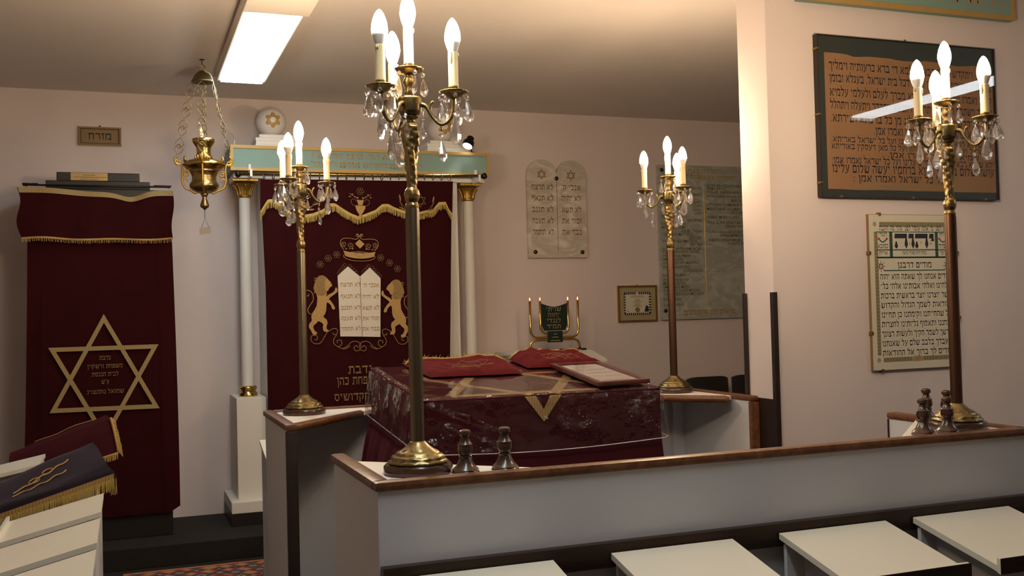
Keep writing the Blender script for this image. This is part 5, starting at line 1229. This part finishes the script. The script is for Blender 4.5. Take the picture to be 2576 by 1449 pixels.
for q in ([(L0 + .03, T1 - .010), (L1 - .03, T1 - .010)], [(L0 + .03, T0 - .002), (L1 - .03, T0 - .002)], [(L0 + .008, T0 + .02), (L0 + .008, T1 - .045)], [(L1 - .008, T0 + .02), (L1 - .008, T1 - .045)]): b.strip(q, .022, eM2, .0001)
obj('border_ground', b, 'card', r, recalc=False)
b = B()
XC = 3.466
text(b, 'דע לפני מי אתה עומד לפני מלך מה הקבה', dM, XC, 1.834, .022, .40, offset=.006, w=.0004)
text(b, 'לנגדי', dM, 3.285, 1.808, .016, .050, offset=.006, w=.0004); text(b, 'שויתי', dM, 3.640, 1.808, .016, .050, offset=.006, w=.0004)
text(b, 'כמובא', dM, 3.285, 1.752, .019, .058, offset=.006, w=.0004); text(b, 'תמיד', dM, 3.640, 1.752, .019, .056, offset=.006, w=.0004)
text(b, 'כהוד זיוה מאיר נראה', dM, XC, 1.722, .015, .14, offset=.006, w=.0004); text(b, 'ארילן', dM, 3.285, 1.722, .015, .05, offset=.006, w=.0004); text(b, 'לעינך', dM, 3.645, 1.722, .015, .05, offset=.006, w=.0004)
text(b, 'מודים דרבנן', dM, XC, 1.660, .026, .20, offset=.006, w=.0004)
for i, s in enumerate(('מודים אנחנו לך שאתה הוא יהוה', 'אלהינו ואלהי אבותינו אלהי כל־', 'בשר יוצרנו יוצר בראשית ברכות', 'והודאות לשמך הגדול והקדוש', 'על שהחייתנו וקימתנו כן תחיינו', 'ותחננו ותאסוף גליותינו לחצרות', 'קדשך לשמר חקיך ולעשות רצונך', 'ולעבדך בלבב שלם על שאנחנו', 'מודים לך ברוך אל ההודאות')):
    text(b, s, dM, XC + .003, 1.607 - i * .0442, .0245, .412, offset=.006, w=.0004)
obj('print', b, 'ink', r, recalc=False)
# green framed tetragram panel
b = B()
gx0, gx1, gz0, gz1 = 3.250, 3.682, 1.708, 1.828
b.strip([(gx0, gz0), (gx1, gz0), (gx1, gz1), (gx0, gz1)], .004, dM, .0004, True); b.strip([(gx0, gz0 + .001), (gx1, gz0 + .001)], .008, dM, .0004); b.strip([(gx0, 1.744), (gx1, 1.744)], .005, dM, .0004)
for u in (3.332, 3.600): b.strip([(u, gz1), (u, gz0)], .018, dM, .0004)
b.strip([(3.285, 1.648), (3.645, 1.648)], .005, dM, .0004)
obj('green_rule', b, 'greenink', r, recalc=False)
b = B()                                     # the large letters, thick bars over diamond stems
zt, zb_ = 1.820, 1.749
for a, c in ((3.352, 3.424), (3.434, 3.464), (3.472, 3.546), (3.556, 3.582)): b.prism([(a, zt - .022), (c, zt - .022), (c + .002, zt), (a + .003, zt)], dM, .0005)
for u, t0 in ((3.362, zt - .036), (3.420, zt - .018), (3.460, zt - .018), (3.482, zt - .036), (3.541, zt - .018), (3.577, zt - .018)):
    z_ = zb_ if u < 3.57 else zt - .036; mid = (t0 + z_) / 2 - .006; b.prism([(u - .003, t0), (u + .003, t0), (u + .010, mid), (u, z_), (u - .010, mid)], dM, .0005)
obj('large_letters', b, 'ink', r, recalc=False)
b = B()
for s, u in (('א', 3.566), ('ד', 3.506), ('נ', 3.440), ('י', 3.392)): text(b, s, dM, u, 1.768, .012, None, offset=.006, w=.0004)
obj('red_letters', b, 'redink', r, recalc=False)
for u, v, s in ((3.270, 1.668, .024), (3.660, 1.668, .024), (x0 + .034, z1 - .046, .013), (x1 - .034, z1 - .046, .013), (x0 + .034, z0 + .048, .013), (x1 - .034, z0 + .048, .013)):
    b = B(); b2 = B()
    for k in range(8):
        a = k * math.pi / 4; P = [(u + s * math.cos(a) * t - s * .16 * m_ * math.sin(a), v + s * math.sin(a) * t + s * .16 * m_ * math.cos(a)) for t, m_ in ((.15, 0), (.5, 1), (.75, 0), (.5, -1))]
        b.prism(P, dM, .0004)
        b2.prism([(u + s * math.cos(a) * t - s * .10 * m_ * math.sin(a), v + s * math.sin(a) * t + s * .10 * m_ * math.cos(a)) for t, m_ in ((.78, 0), (.9, 1), (1.1, 0), (.9, -1))], dM, .0004)
    k = obj('printed_flower', b, 'purple', r, recalc=False); obj('leaf', b2, 'greenink', k, recalc=False)
b = B()
for u in (3.285, 3.640):
    for m_ in (-1, 1): b.strip([(u, 1.780), (u + m_ * .012, 1.786), (u + m_ * .020, 1.793)], .006, dM, .0004)
obj('sprig', b, 'greenink', r, recalc=False); b = B()
for u in (3.285, 3.640):
    for m_ in (-1, 1): b.prism(ring(u + m_ * .023, 1.796, .006, 8), dM, .0006)
for a in ([(3.446, z0 + .036), (3.486, z0 + .036), (3.486, z0 + .060), (3.446, z0 + .060)],): b.strip(a, .0015, dM, .0004, True)
for z in (z0 + .043, z0 + .048, z0 + .053): b.strip([(3.451, z), (3.481, z)], .0015, dM, .0004)
obj('red_print', b, 'redink', r, recalc=False)
obj('glass', B().box(x0, x1, YR - .0205, YR - .0185, z0, z1), 'pane', r)
for x, z in ((x0, 1.73), (x0, 1.36), (x1, 1.73), (x1, 1.42), (3.27, z1), (3.26, z0)):
    obj('clip', B().bbox(x - .006, x + .006, YR - .0225, YR - .001, z - .008, z + .008, .001), 'brass', r)
